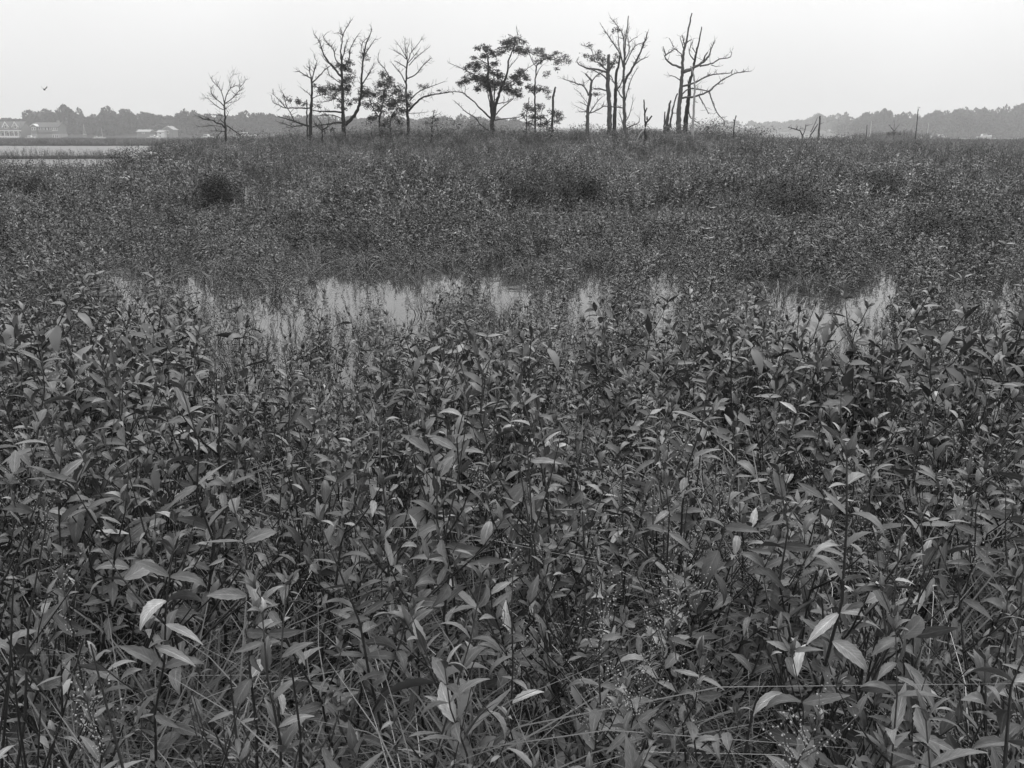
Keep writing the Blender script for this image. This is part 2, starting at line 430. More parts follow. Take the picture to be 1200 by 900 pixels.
# how tall the marsh plants stand at a place
def veg_h(x, y):
    a = lerp_tab([(0, .80), (1.2, .88), (2.2, .93), (2.9, .82), (3.8, .60), (5.0, .50), (6.2, .42), (8.5, .38), (11.0, .40), (13, .46), (16, .58), (22, .64), (45, .46), (150, .5)], y)
    a *= 1 + .18 * noise.noise(Vector((x * .8, y * .8, 8)))
    a *= 1 + .45 * noise.noise(Vector((x * .30, y * .22, 2))) * sm(6.5, 10, y)
    if 5 < y < 15 and hole(x * (y - 1.1) / y, y - 1.1, .05) > .3: a *= .68
    elif 5 < y < 15 and hole(x * (y - 2.0) / y, y - 2.0, .05) > .3: a *= .85
    if 2.6 < abs(x / max(y, .1)) * 10 and y > 2.5 and y < 12: a *= 1.12
    return a
def wedge(y0, y1, density, side=0.66, margin=0.8):
    """random points over the ground seen between two distances"""
    area = side * (y1 * y1 - y0 * y0) + 2 * margin * (y1 - y0)
    for _ in range(int(area * density)):
        while True:
            y = math.sqrt(rnd.uniform(y0 * y0, y1 * y1)) if rnd.random() < .9 else rnd.uniform(y0, y1)
            x = rnd.uniform(-1, 1) * (side * y + margin)
            break
        yield x, y

# --- the 300 nearest plants, each a thing with a stem and single leaves
TEMPL = []
def stem_mesh(stems):
    m = MB()
    for pts, rads in stems: m.tube(pts, rads, 5)
    return m.mesh('stem', [M_stem], True)
kinds = [  # height, branches, leaf length, bare part, lean, spikes, wording
    (.80, 2, .072, .36, .08, 0, 'upright'), (.84, 4, .068, .30, .14, 0, 'bushy branching'), (.78, 1, .080, .42, .10, 0, 'large-leaved'),
    (.82, 5, .060, .25, .18, 0, 'bushy branching'), (.86, 2, .070, .45, .28, 0, 'leaning'), (.74, 3, .066, .28, .35, 0, 'leaning'),
    (.80, 2, .058, .35, .12, 5, 'seed-spiked'), (.82, 3, .062, .40, .10, 7, 'seed-spiked'), (.84, 1, .076, .50, .06, 0, 'upright'), (.7, 4, .07, .2, .2, 0, 'low spreading'), (.86, 2, .055, .35, .15, 16, 'heavily seeded')]
for i, (h, nb, ll, bare, lean, sp, word) in enumerate(kinds):
    st, lv, spk = plant_spec(rnd, h, nb, ll * 1.08, bare, lean, .05, sp)
    sm_ = []
    for p, d, L in spk:
        mb = MB(); spike_geo(mb, Vector((0, 0, 0)), d, L, rnd); sm_.append((p, mb.mesh('seed_spike', [M_grass, M_bead])))
    TEMPL.append((stem_mesh(st), lv, sm_, word))
def row_word(p):
    px, py = pix(p)
    cols = ['at the far left edge', 'well to the left', 'left of centre', 'just left of the middle', 'just right of the middle', 'right of centre', 'well to the right', 'at the far right edge']
    c = cols[max(0, min(7, int(px / 150)))]
    rows = [(440, 'at the back of the thicket'), (490, 'high in the thicket'), (550, 'in mid thicket'), (640, 'low in the thicket'), (760, 'just above the bottom edge'), (9999, 'touching the bottom edge')]
    r = next(w_ for lim, w_ in rows if py < lim)
    return '%s, %s' % (r, c)
def place_plant(k, x, y, rz, s, pale=0.0, label=None):
    sm_e, lv, spk, word = TEMPL[k]
    z = max(ground_z(x, y), -.08)
    root = empty('leafy_marsh_plant', (x, y, z), rz); root.scale = (s, s, s); root.rotation_euler = (rnd.gauss(0, .11), rnd.gauss(0, .11), rz)
    top = Vector((x, y, z + .75 * s))
    tag(root, label or '%s leafy marsh plant %s' % (word, row_word(top)), 'marsh plant', 'leafy marsh plants of the near thicket')
    o = bpy.data.objects.new('stem', sm_e); COL.objects.link(o); o.parent = root
    lf = min(1.55, 1.17 / s) if y < 2.0 else 1.17 - .05 * (y - 2.0)
    for M in lv:
        if rnd.random() < .08: continue
        i = rnd.randrange(12)
        me = PALE_ME[i] if rnd.random() < pale else LEAF_ME[i]
        o = bpy.data.objects.new('leaf', me); COL.objects.link(o); o.parent = root; o.matrix_local = M @ Matrix.Scale(lf, 4)
    for p, me in spk:
        o = bpy.data.objects.new('seed_spike', me); COL.objects.link(o); o.parent = root; o.location = p
    return root
taken = []
def free(x, y, d):
    return all((x - a) ** 2 + (y - b_) ** 2 > d * d for a, b_ in taken)
# the plants that stand out in the photograph
p = at(566, 760, 1.32)
place_plant(8, p.x, p.y, .4, .82, .35, 'marsh plant with a few very pale leaves above the grass, bottom centre'); taken.append((p.x, p.y))
p = at(230, 875, 1.12)
place_plant(9, p.x, p.y, 2.0, .72, .12, 'low marsh plant with one large pale toothed leaf at the bottom left'); taken.append((p.x, p.y))
for px, py, k in [(655, 650, 6), (700, 700, 10), (735, 760, 10), (690, 790, 10), (770, 700, 10), (45, 640, 10), (110, 700, 6), (95, 850, 10), (835, 860, 10), (985, 560, 6), (850, 640, 7), (640, 560, 10)]:
    e = math.atan((py - 450) / 1000.0) + PITCH; Y = .95 / math.tan(e); q = at(px, py, Y)
    place_plant(k, q.x, q.y, rnd.uniform(0, 6.28), .86, .02); taken.append((q.x, q.y))
n_ind = 14; tries = 0
while n_ind < 296 and tries < 60000:
    tries += 1
    y = rnd.uniform(.78, 3.55) ** 1.0
    if rnd.random() > (.45 + y / 3.55): continue
    x = rnd.uniform(-1, 1) * (.63 * y + .22)
    if not free(x, y, .105): continue
    thin = noise.noise(Vector((x * 1.4, y * 1.4, 21)))
    if thin < -.1 and rnd.random() < .9: continue
    if y < 2.0 and -.62 * y < x < -.02 and rnd.random() < .88: continue          # the grassy gap at the bottom
    s = veg_h(x, y) / .8 * rnd.uniform(.72, 1.08) * (1.14 if rnd.random() < .10 and y < 2.8 else 1)
    if y < 1.15: s *= rnd.uniform(.6, .85)
    if (y < .95) and H - s * .86 < .75: continue
    k = rnd.randrange(10)
    zone = (.0 < x / y < .25 and y < 2.2) or (x / y < -.5)
    if zone and rnd.random() < .15: k = rnd.choice((6, 7))
    elif not zone and k in (6, 7) and rnd.random() < .7: k = rnd.randrange(6)
    place_plant(k, x, y, rnd.uniform(0, 6.28), s, .02 + (.05 if rnd.random() < .15 else 0)); taken.append((x, y)); n_ind += 1
print('individual plants', n_ind)

def thin_stems(rng):
    m = MB(); n = rng.randrange(6, 11); la = rng.uniform(0, 6.28); L0 = Vector((math.cos(la), math.sin(la), 0)) * rng.uniform(.1, .5)
    for _ in range(n):
        a = rng.uniform(0, 6.28); e = Vector((math.cos(a), math.sin(a), 0)) * rng.uniform(.05, .4) + L0; h = rng.uniform(.45, .85)
        q = [Vector((0, 0, -.1)) + e * h * (i / 5) ** 1.3 * .8 + Vector((rng.uniform(-.008, .008), rng.uniform(-.008, .008), h * i / 5)) for i in range(6)]
        m.m = 0; m.tube(q, [.0042 - .0006 * i for i in range(6)], 4, False)
        for j in range(rng.randrange(1, 4)):
            t = q[rng.randrange(2, 5)]; a2 = rng.uniform(0, 6.28); d = Vector((math.cos(a2) * .6, math.sin(a2) * .6, 1)).normalized()
            L = rng.uniform(.1, .25); m.tube([t, t + d * L * .5, t + d * L + Vector((0, 0, .03))], [.0024, .0019, .001], 3, False)
            m.m = 1
            for k in range(3): add_leaf(m, leaf_matrix(t + d * L * (.5 + .25 * k), rng.uniform(0, 6.28), R(rng.uniform(-20, 60)), rng.uniform(-.5, .5), rng.uniform(.02, .045)), rng.choice(LM), rng)
            m.m = 0
    return m.mesh('thin_stem_mesh', [M_stem, M_foli], True)
tsm = [thin_stems(rnd) for _ in range(7)]
pts = []
for x, y in wedge(1.0, 7.5, 11, .66, .4):
    if y < 2.0 and -.62 * y < x < -.1 and rnd.random() < .5: continue
    s = veg_h(x, y) / .8 * rnd.uniform(.7, 1.1)
    pts.append((x, y, max(ground_z(x, y), -.06), rnd.gauss(0, .12), rnd.gauss(0, .12), rnd.uniform(0, 6.28), s, rnd.randrange(7)))
scatter('thin_stems', tsm, pts, 'thickets of thin dark twiggy stems between the leafy marsh plants')
# --- the marsh beyond them
def baked(rng, h, nb, ll, bare, lean, lg, mats, spikes=0, n=3, step=.05):
    st, lv, sp = plant_spec(rng, h, nb, ll, bare, lean, step, spikes)
    m = MB(); m.m = 0
    for p, r_ in st: m.tube(p, [q * (1 if n > 3 else 1.2) for q in r_], n, False)
    m.m = 1
    for M in lv: add_leaf(m, M, rng.choice(lg), rng)
    if spikes:
        m.m = 0
        for p, d, L in sp: spike_geo(m, p, d, L, rng, 0, 2)
    return m.mesh('marsh_plant_mesh', mats, True)
mid = [baked(rnd, .5 * rnd.uniform(.9, 1.15), rnd.choice((2, 3, 4, 5)), rnd.uniform(.064, .09), rnd.uniform(.1, .3), rnd.uniform(.1, .35), LM, [M_stem, M_foli, M_bead], 2 if i == 3 else 0, step=.034) for i in range(10)]
full = [baked(rnd, .45, rnd.choice((5, 6, 7)), rnd.uniform(.078, .105), .08, rnd.uniform(.1, .3), LM, [M_stem, M_foli, M_bead], 0, step=.034) for i in range(5)]
big = [baked(rnd, .55, rnd.choice((1, 2, 3)), rnd.uniform(.105, .13), .2, rnd.uniform(.05, .25), LG, [M_stem, M_foli, M_bead], 0, step=.055) for i in range(5)]
pts = []
# undergrowth below the individual plants
for x, y in wedge(.9, 3.6, 13, .66, .3):
    s = veg_h(x, y) / .5 * rnd.uniform(.35, .72)
    if y < 1.3: s *= .6
    if y < 2.2 and -.7 * y < x < 0 and rnd.random() < .85: continue
    pts.append((x, y, max(ground_z(x, y), -.05), rnd.uniform(-.12, .12), rnd.uniform(-.12, .12), rnd.uniform(0, 6.28), s, rnd.randrange(10)))
for x, y in wedge(3.45, 14.5, 62, .66, .6):
    hl = hole(x, y, .05)
    if hl > .5 and rnd.random() < (.25 if noise.noise(Vector((x * 2.4, y * 1.1, 77))) > .08 else .88): continue
    patch = noise.noise(Vector((x * .9, y * .7, 40)))
    if 6 < y < 10.5 and patch < -.25 and rnd.random() < .6: continue
    s = veg_h(x, y) / .5 * rnd.uniform(.7, 1.15)
    if y < 10 and hole(x * (y + 1.2) / y, y + 1.2, .1) > .4: s *= .68
    if hl > .3: s *= .75
    if y < 5.2: s *= 1 + .25 * (5.2 - y) / 1.7 * rnd.random()
    pts.append((x, y, max(ground_z(x, y), -.06), rnd.uniform(-.12, .12), rnd.uniform(-.12, .12), rnd.uniform(0, 6.28), s, 15 + rnd.randrange(5) if rnd.random() < (6.8 - y) / 3.4 else rnd.randrange(10) if (y < 7 or rnd.random() < .35) and hl < .3 else 10 + rnd.randrange(5)))
scatter('leafy_marsh_plants', mid + full + big, pts, 'dense leafy marsh plants standing in and around the shallow pools')
print('mid', len(pts))
# patches of small-leaved plants for the ground farther off
def patch_mesh(rng, size, n, h, lg, ll, mats, grass=0):
    m = MB()
    for _ in range(n):
        ox, oy = rng.uniform(-.5, .5) * size, rng.uniform(-.5, .5) * size
        st, lv, sp = plant_spec(rng, h * rng.uniform(.7, 1.15), rng.choice((2, 3, 4)), ll * rng.uniform(.8, 1.3), .12, rng.uniform(.15, .4), .05)
        T = Matrix.Translation((ox, oy, 0)); m.m = 0
        m.tube([T @ q for q in st[0][0][::2]], st[0][1][::2], 3, False)
        m.m = 1
        for M in lv: add_leaf(m, T @ M, rng.choice(lg), rng)
    for _ in range(grass):
        ox, oy = rng.uniform(-.5, .5) * size, rng.uniform(-.5, .5) * size
        hh = h * rng.uniform(.8, 1.25); a = rng.uniform(0, 6.28); e = Vector((math.cos(a), math.sin(a), 0)); b0 = Vector((ox, oy, -.05)); wd = .004
        sd_ = Vector((-e.y, e.x, 0)) * wd; m.m = 2; m.tone = rng.random() ** 2
        m.add([b0 - sd_, b0 + sd_, b0 + e * .08 * hh + Vector((0, 0, hh * .6)) + sd_ * .7, b0 + e * .08 * hh + Vector((0, 0, hh * .6)) - sd_ * .7, b0 + e * .3 * hh + Vector((0, 0, hh))], [(0, 1, 2, 3), (3, 2, 4)])
    return m.mesh('marsh_patch_mesh', mats, False)
far = [patch_mesh(rnd, .75, 9, .6, LF, .086, [M_stem, M_open, M_grass], 7) for _ in range(6)]
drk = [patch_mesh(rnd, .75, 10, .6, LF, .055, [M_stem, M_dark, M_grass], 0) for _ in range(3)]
pts = []
def dens_pts(y0, y1, density, scale):
    for x, y in wedge(y0, y1, density, .66, 1.5):
        if 16 < y < 36 and hole(x, y, .15) > .4 and rnd.random() < .93: continue
        if hole(x, y, .0) > .5 and (y > 16 or rnd.random() < .75): continue
        z = ground_z(x, y)
        if z < -.03 and y > 16: continue
        z = max(z, -.07)
        s = veg_h(x, y) / .6 * rnd.uniform(.75, 1.2) * scale
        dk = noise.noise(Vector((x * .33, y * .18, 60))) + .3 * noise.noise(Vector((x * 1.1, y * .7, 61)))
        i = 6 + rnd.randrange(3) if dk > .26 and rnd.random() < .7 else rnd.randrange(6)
        pts.append((x, y, z, rnd.uniform(-.1, .1), rnd.uniform(-.1, .1), rnd.uniform(0, 6.28), s, i))
dens_pts(9.8, 12, 5.5, .8)
dens_pts(12, 24, 6.5, 1.0)
dens_pts(24, 62, 3.6, 1.0)
dens_pts(62, 158, 1.2, 1.25)
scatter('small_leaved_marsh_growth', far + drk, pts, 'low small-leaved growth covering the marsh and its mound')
print('far', len(pts))
# cord grass on the spit and the far flat
def grass_mesh(rng, size, n, h, wd, mat_, curl=.35):
    m = MB()
    for _ in range(n):
        r_ = size * math.sqrt(rng.random()); a0 = rng.uniform(0, 6.28)
        b0 = Vector((r_ * math.cos(a0), r_ * math.sin(a0), -.03)); hh = h * rng.uniform(.5, 1.15); a = rng.uniform(0, 6.28)
        e = Vector((math.cos(a), math.sin(a), 0)); sd_ = Vector((-e.y, e.x, 0)); c = rng.uniform(.3, 1.6) * curl
        vs = []; k = 5
        for i in range(k + 1):
            t = i / k
            q = b0 + e * hh * c * t ** 2 + Vector((0, 0, hh * (t - .45 * c * t ** 3)))
            ww = wd * (1 - t ** 1.6) * .5 + wd * .05
            vs += [q - sd_ * ww, q + sd_ * ww]
        m.tone = rng.random() ** 2
        m.add(vs, [(2 * i, 2 * i + 1, 2 * i + 3, 2 * i + 2) for i in range(k)])
    return m.mesh('grass_tuft_mesh', [mat_], True)
cord = [grass_mesh(rnd, 1.0, 130, .62, .012, M_grass, .2) for _ in range(3)]
pts = []
for _ in range(900):
    y = rnd.uniform(61, 68); x = rnd.uniform(-.68, -.36) * y
    if ground_z(x, y) < -.02: continue
    pts.append((x, y, 0, 0, 0, rnd.uniform(0, 6), rnd.uniform(.22, .46), rnd.randrange(3)))
for _ in range(2600):
    y = rnd.uniform(134, 214); x = rnd.uniform(-.7, -.08) * y
    z = ground_z(x, y)
    if z < .02: continue
    pts.append((x, y, z, 0, 0, rnd.uniform(0, 6), rnd.uniform(.5, .8) + .5 * sm(140, 190, y), rnd.randrange(3)))
scatter('cord_grass', cord, pts, 'thin cord grass standing in the water of the bay')
def stalk_mesh(rng):
    m = MB()
    for _ in range(4):
        a = rng.gauss(2.4, .5); e = Vector((math.cos(a), math.sin(a), rng.uniform(.3, .9))).normalized(); L = rng.uniform(.35, .7)
        q = [e * L * i / 4 + Vector((rng.uniform(-.01, .01), rng.uniform(-.01, .01), .05 * (i / 4) * (1 - i / 4))) for i in range(5)]
        m.tone = rng.uniform(-.5, .3); m.tube(q, [.0022, .002, .0018, .0014, .0009], 4, False)
    return m.mesh('stalk_mesh', [M_grass], True)
# grass tangle at the feet
tuft = [grass_mesh(rnd, .06, 24, rnd.uniform(.4, .62), .0052, M_grass, rnd.uniform(1.0, 1.9)) for _ in range(4)] + [grass_mesh(rnd, .05, 6, .55, .0030, M_straw, 1.2), stalk_mesh(rnd)]
pts = []
for x, y in wedge(.75, 3.2, 90, .66, .4):
    dgr = (2 if (y < 1.9 and -1.1 < x < .3) or (x / y > .5 and y < 2.0) else .35)
    if rnd.random() > dgr: continue
    i = 4 if rnd.random() < .12 else (5 if rnd.random() < .3 else rnd.randrange(4))
    pts.append((x, y, max(ground_z(x, y), 0), rnd.uniform(-.35, .35), rnd.uniform(-.35, .35), rnd.uniform(0, 6.28) if i < 5 else rnd.gauss(0, .5), rnd.uniform(.7, 1.35), i))
for x, y in wedge(3.2, 12, 4, .66, .4):
    if hole(x, y) > .8: continue
    pts.append((x, y, max(ground_z(x, y), 0), rnd.uniform(-.2, .2), rnd.uniform(-.2, .2), rnd.uniform(0, 6.28), rnd.uniform(.6, 1.1), 4 if rnd.random() < .4 else rnd.randrange(4)))
scatter('tangled_grass', tuft, pts, 'tangled thin grass and dry stalks among the near plants')
print('grass', len(pts))

# --- dark bushes in the marsh
def leaf_cloud(m, c, r, n, size, rng, squash=.8, lg=LF):
    for _ in range(n):
        v = Vector((rng.gauss(0, 1), rng.gauss(0, 1), rng.gauss(0, 1))).normalized() * r * rng.uniform(.25, 1) ** .6
        v.z *= squash
        M = Matrix.Translation(c + v) @ Euler((rng.uniform(-.9, .9), rng.uniform(-.9, .9), rng.uniform(0, 6.28))).to_matrix().to_4x4() @ Matrix.Scale(size * rng.uniform(.7, 1.3), 4)
        m.tone = rng.random() ** 2 * 1.2 - .3
        g = rng.choice(lg); m.add([M @ q for q in g[0]], g[1])
def bush(name, x, y, wdt, hgt, label, n=1400, size=.06, M=M_dark, group=None):
    z = ground_z(x, y); root = empty(name, (x, y, z)); tag(root, label, 'bush', group)
    m = MB(); tr = MB()
    for i in range(9):
        a = rnd.uniform(0, 6.28); r_ = wdt * .5 * math.sqrt(rnd.random()); c = Vector((math.cos(a) * r_, math.sin(a) * r_, hgt * rnd.uniform(.35, .8)))
        leaf_cloud(m, c, wdt * .26, n // 9, size, rnd)
        tr.tube([Vector((0, 0, -.1)), c * .5 + Vector((0, 0, .05)), c], [.012, .009, .004], 4)
    m.build('foliage', M, root); tr.build('stem', M_bark, root)
for px, py, Y, w_, h_, lab in [
    (622, 222, 19, 2.3, 1.0, 'dark dense bush in the middle of the marsh below the big leafy tree'),
    (660, 230, 17.5, 1.3, .9, 'smaller dark bush beside the dark dense bush in mid marsh'),
    (232, 232, 17, 1.3, .85, 'dark bush in the marsh below the small bare tree'),
    (945, 240, 15.5, 1.9, 1.0, 'wide dark bush standing right of the dead tree group, mid marsh'),
    (1105, 285, 12.6, 1.3, .85, 'dark clump of growth near the pools on the far right'),
    (28, 232, 17.5, 1.1, .85, 'dark bush at the left edge of the marsh'),
    (165, 186, 27.5, 1.8, 1.0, 'low dark bush on the bank where the left water ends'),
    (1060, 232, 17.5, 1.2, .85, 'dark low bush below the tall slender pole')]:
    p = at(px, py, Y); bush('dark_bush', p.x, p.y, w_, h_, lab, 5000, .055, group='dark bushes of the marsh')

for i, (px, py, Y, w_, h_) in enumerate([(300, 158, 43, 2.2, .7), (345, 157, 44, 2.0, .75), (438, 154, 42, 2.4, .9), (470, 152, 44, 2.6, 1.0), (505, 150, 42, 2.8, 1.0), (530, 150, 44, 2.6, 1.05), (560, 152, 45, 2.0, .9),
        (600, 154, 43, 1.8, .7), (640, 156, 42, 2.0, .6), (700, 155, 44, 2.2, .7), (740, 156, 43, 2.0, .7), (800, 155, 41, 1.8, .8), (830, 153, 42, 2.4, .95), (858, 153, 43, 2.4, .95), (885, 157, 44, 2.0, .75)]):
    p = at(px, py, Y); word = 'below the half dead trees' if px < 460 else 'on the crest beside the broad leafy tree' if px < 610 else 'in the gap between the leafy and the dead trees' if px < 760 else 'by the tallest dead tree'
    bush('low_bush', p.x, p.y, w_, h_, 'low ragged bush %s' % word, 1100, .10, M_foli, 'low bushes on the crest of the mound')
# ---------------------------------------------------------------- the trees of the mound, traced limb by limb
def tree(name, label, cat, ox, oy, sc, Y, trunk, branches, clumps=(), M=M_bark, twigs=1.0, leafM=M_treel, group=None, leafsize=.115, dens=1.0, thick=1.0):
    rng = random.Random(label)
    k0 = Y / 1040.0
    def P(q, off=0.0): return at(ox + q[0] / sc, oy + q[1] / sc, Y + off)
    base = P(trunk[2][0]); gz = min(ground_z(base.x, base.y), base.z)
    root = empty(name, (base.x, base.y, gz)); tag(root, label, cat, group)
    inv = Vector((base.x, base.y, gz))
    def limb(w0, w1, pts, part, off1=0.0, tw=True, to_ground=False, Mt=None):
        n = len(pts); raw = []
        for i, q in enumerate(pts):
            f = i / max(1, n - 1)
            raw.append(P(q, off1 * f) - inv)
        if to_ground: raw[0].z = min(raw[0].z, 0) - .1
        sp_ = spline(raw, .12); k = len(sp_)
        r0, r1 = w0 / sc * k0 * .5 * thick, w1 / sc * k0 * .5 * thick
        rad = []
        for i in range(k):
            r_ = r0 + (r1 - r0) * i / (k - 1)
            if to_ground: r_ *= 1 + .35 * max(0, 1 - i / 4)
            rad.append(r_ * rng.uniform(.88, 1.1))
            if 0 < i < k - 1: sp_[i] = sp_[i] + Vector((rng.uniform(-1, 1), rng.uniform(-1, 1), rng.uniform(-1, 1))) * min(.02, r_ * .6)
        m = MB(); m.tube(sp_, rad, 6 if w0 / sc > 1.2 else 5)
        if tw and twigs:
            tot = sum((a - b_).length for a, b_ in zip(sp_, sp_[1:]))
            nt_ = int(tot * 12.0 * twigs * rng.uniform(.7, 1.2))
            for _ in range(nt_):
                i = rng.randrange(int(k * .3), k); d = (sp_[min(i + 1, k - 1)] - sp_[max(i - 1, 0)])
                if d.length < 1e-6: continue
                d = (d.normalized() + Vector((rng.gauss(0, .7), rng.gauss(0, .5), rng.gauss(.15, .6)))).normalized()
                L = rng.uniform(.12, .5) * (1.1 - .4 * i / k)
                q = [sp_[i]]
                for s_ in range(3):
                    d = (d + Vector((rng.gauss(0, .3), rng.gauss(0, .3), rng.gauss(.1, .25)))).normalized(); q.append(q[-1] + d * L / 3)
                rr = min(rad[i] * .55, .013)
                m.tube(q, [rr, rr * .8, rr * .6, .004], 3, False)
                if rng.random() < .6:
                    d2 = (d + Vector((rng.gauss(0, .8), rng.gauss(0, .6), rng.gauss(0, .6)))).normalized()
                    m.tube([q[1], q[1] + d2 * L * .25, q[1] + d2 * L * .5 + Vector((0, 0, .03))], [rr * .6, rr * .5, .003], 3, False)
        return m.build(part, Mt or M, root, True)
    limb(trunk[0], trunk[1], trunk[2], 'trunk', tw=False, to_ground=True)
    for b_ in branches:
        w0, w1, pts = b_[:3]
        L = math.hypot(pts[-1][0] - pts[0][0], pts[-1][1] - pts[0][1]) / sc * k0
        ground = len(b_) > 3 and 'g' in b_[3]
        limb(w0, w1, pts, 'trunk' if ground else 'branch', rng.uniform(-.55, .55) * L * (0.15 if ground else 1), tw=not ground, to_ground=ground, Mt=(M_palew if len(b_) > 3 and 'p' in b_[3] else None))
    if clumps:
        m = MB()
        for cx, cy, r_ in clumps:
            rw = r_ / sc * k0
            c = P((cx, cy), rng.uniform(-.5, .5)) - inv
            rw *= 1.12
            for _ in range(max(3, int(dens * 225 * rw * rw + 3))):
                v = Vector((rng.gauss(0, 1), rng.gauss(0, 1), rng.gauss(0, 1))).normalized() * rw * rng.uniform(.1, 1.08); v.z *= .85
                leaf_cloud(m, c + v, rng.uniform(.07, .2), rng.randrange(7, 16), leafsize, rng, .6)
        m.build('foliage', leafM, root)
    return root

tree('dead_tree', 'small bare dead tree standing alone above the left water', 'dead tree', 220, 80, 10, 38,
     (34, 16, [(448, 850), (445, 760), (440, 660), (438, 580), (432, 500), (430, 410)]),
     [(12, 5, [(430, 410), (405, 300), (380, 245), (345, 205), (315, 175), (270, 115)]), (6, 3, [(345, 205), (360, 165), (355, 150)]), (5, 3, [(270, 115), (298, 95)]),
      (13, 5, [(425, 445), (380, 400), (300, 330), (275, 285), (272, 240), (300, 200)]), (10, 4, [(420, 485), (380, 470), (330, 430), (285, 395), (250, 365), (212, 345)]),
      (12, 5, [(430, 410), (440, 350), (470, 280), (500, 235), (560, 205), (590, 212)]), (8, 4, [(500, 235), (497, 180), (495, 120), (530, 75)]),
      (12, 4, [(435, 410), (500, 370), (560, 315), (605, 260), (612, 215), (650, 185), (668, 150)]), (6, 3, [(612, 215), (605, 150), (592, 110)]), (5, 3, [(560, 315), (545, 295), (510, 270)]),
      (7, 3, [(440, 480), (480, 445), (515, 420)]), (6, 3, [(440, 420), (500, 400), (545, 390), (590, 375), (610, 345)]),
      (20, 4, [(435, 700), (400, 660), (340, 645), (300, 615), (220, 600), (150, 578), (95, 555)]), (8, 4, [(440, 560), (400, 552), (340, 545), (265, 540)]),
      (6, 3, [(410, 690), (300, 672), (200, 682), (115, 680)]), (12, 4, [(445, 740), (400, 740), (340, 735), (250, 735)]), (9, 4, [(400, 740), (360, 780), (340, 820)]),
      (14, 6, [(455, 670), (500, 700), (560, 745), (610, 780), (635, 800)]), (8, 4, [(440, 580), (470, 545), (478, 515), (462, 505)]), (8, 4, [(440, 660), (410, 625), (380, 610)])], twigs=1.3)
tree('half_dead_tree', 'thin half dead tree with few leaves, its long low limbs reaching left', 'tree', 310, 20, 6, 42,
     (30, 12, [(320, 835), (322, 740), (328, 650), (332, 560), (335, 470), (328, 430)]),
     [(9, 4, [(328, 430), (318, 380), (312, 320)]), (8, 3, [(335, 440), (345, 390), (360, 345), (368, 310), (355, 295), (350, 260)]), (10, 5, [(335, 465), (380, 420), (415, 380), (455, 348)]),
      (8, 4, [(325, 430), (280, 405), (240, 380), (215, 385)]), (6, 3, [(330, 560), (300, 530), (255, 495)]), (6, 3, [(330, 580), (360, 560), (410, 545)]),
      (10, 3, [(325, 640), (240, 640), (150, 640), (100, 620), (60, 600), (50, 560)]), (16, 4, [(325, 770), (270, 755), (210, 735), (150, 715), (95, 700)]),
      (8, 3, [(215, 740), (180, 670), (150, 620), (140, 560), (115, 515)]), (7, 3, [(150, 640), (100, 580), (60, 540)]), (8, 3, [(270, 760), (200, 770), (150, 755), (90, 735)]),
      (12, 8, [(300, 830), (298, 700), (297, 580)], 'g')],
     [(150, 565, 14), (180, 580, 10), (235, 580, 20), (268, 620, 18), (245, 605, 14), (330, 620, 14), (350, 480, 14), (390, 500, 22), (380, 625, 14)], twigs=1.2)
tree('leafy_topped_tree', 'tall two-stemmed tree with bare crown twigs and ivy-like leaves round its trunk', 'tree', 310, 20, 6, 43.5,
     (32, 12, [(560, 840), (556, 740), (552, 640), (548, 540), (545, 440), (543, 340), (540, 260)]),
     [(26, 5, [(565, 760), (620, 705), (655, 650), (675, 570), (683, 500), (682, 430), (690, 340), (697, 270), (710, 200), (740, 130), (755, 85)]),
      (12, 4, [(540, 300), (535, 240), (545, 180), (550, 130), (575, 75), (605, 30)]), (6, 3, [(550, 130), (530, 70)]), (6, 3, [(550, 130), (520, 110), (490, 115)]),
      (16, 4, [(545, 420), (520, 400), (480, 345), (430, 290), (400, 215), (375, 155), (348, 120)]), (6, 3, [(480, 345), (430, 310), (405, 270)]),
      (9, 3, [(540, 340), (500, 300), (490, 250), (470, 210), (430, 170), (415, 140), (440, 110)]), (8, 3, [(545, 300), (560, 250), (575, 190), (590, 150)]),
      (9, 4, [(555, 360), (595, 290), (600, 230), (625, 180), (655, 130)]), (6, 3, [(697, 270), (680, 230), (690, 180), (720, 150)]), (7, 3, [(700, 275), (740, 210), (775, 160), (800, 155)]),
      (10, 3, [(685, 470), (720, 420), (750, 370), (770, 320)]), (5, 3, [(735, 395), (765, 392)]), (7, 3, [(545, 470), (460, 410), (440, 360), (430, 330)]),
      (14, 6, [(550, 670), (480, 665), (420, 665), (340, 655)]), (8, 4, [(550, 610), (500, 570), (450, 590), (370, 600)]), (14, 6, [(560, 745), (500, 745), (430, 755), (340, 770)]),
      (8, 4, [(545, 715), (470, 690), (380, 690)])],
     [(595, 320, 32), (555, 350, 42), (520, 340, 30), (590, 370, 36), (600, 430, 34), (570, 450, 40), (540, 500, 55), (590, 510, 36), (470, 510, 52), (420, 520, 42), (480, 560, 26), (545, 590, 36),
      (600, 610, 26), (640, 580, 24), (700, 520, 36), (735, 540, 26), (690, 262, 26), (720, 290, 12), (520, 630, 14), (690, 600, 16), (560, 640, 22)], twigs=1.2)
tree('dead_shrub', 'small dark twisted shrub between two trunks on the mound', 'shrub', 310, 20, 6, 41,
     (18, 8, [(405, 875), (408, 820), (410, 790)]), [(10, 5, [(410, 790), (440, 770), (450, 740)]), (10, 4, [(408, 800), (370, 760), (350, 740)]), (8, 4, [(410, 790), (400, 750), (380, 720)])], [(410, 790, 18), (385, 770, 12), (480, 790, 16)], twigs=1.5)
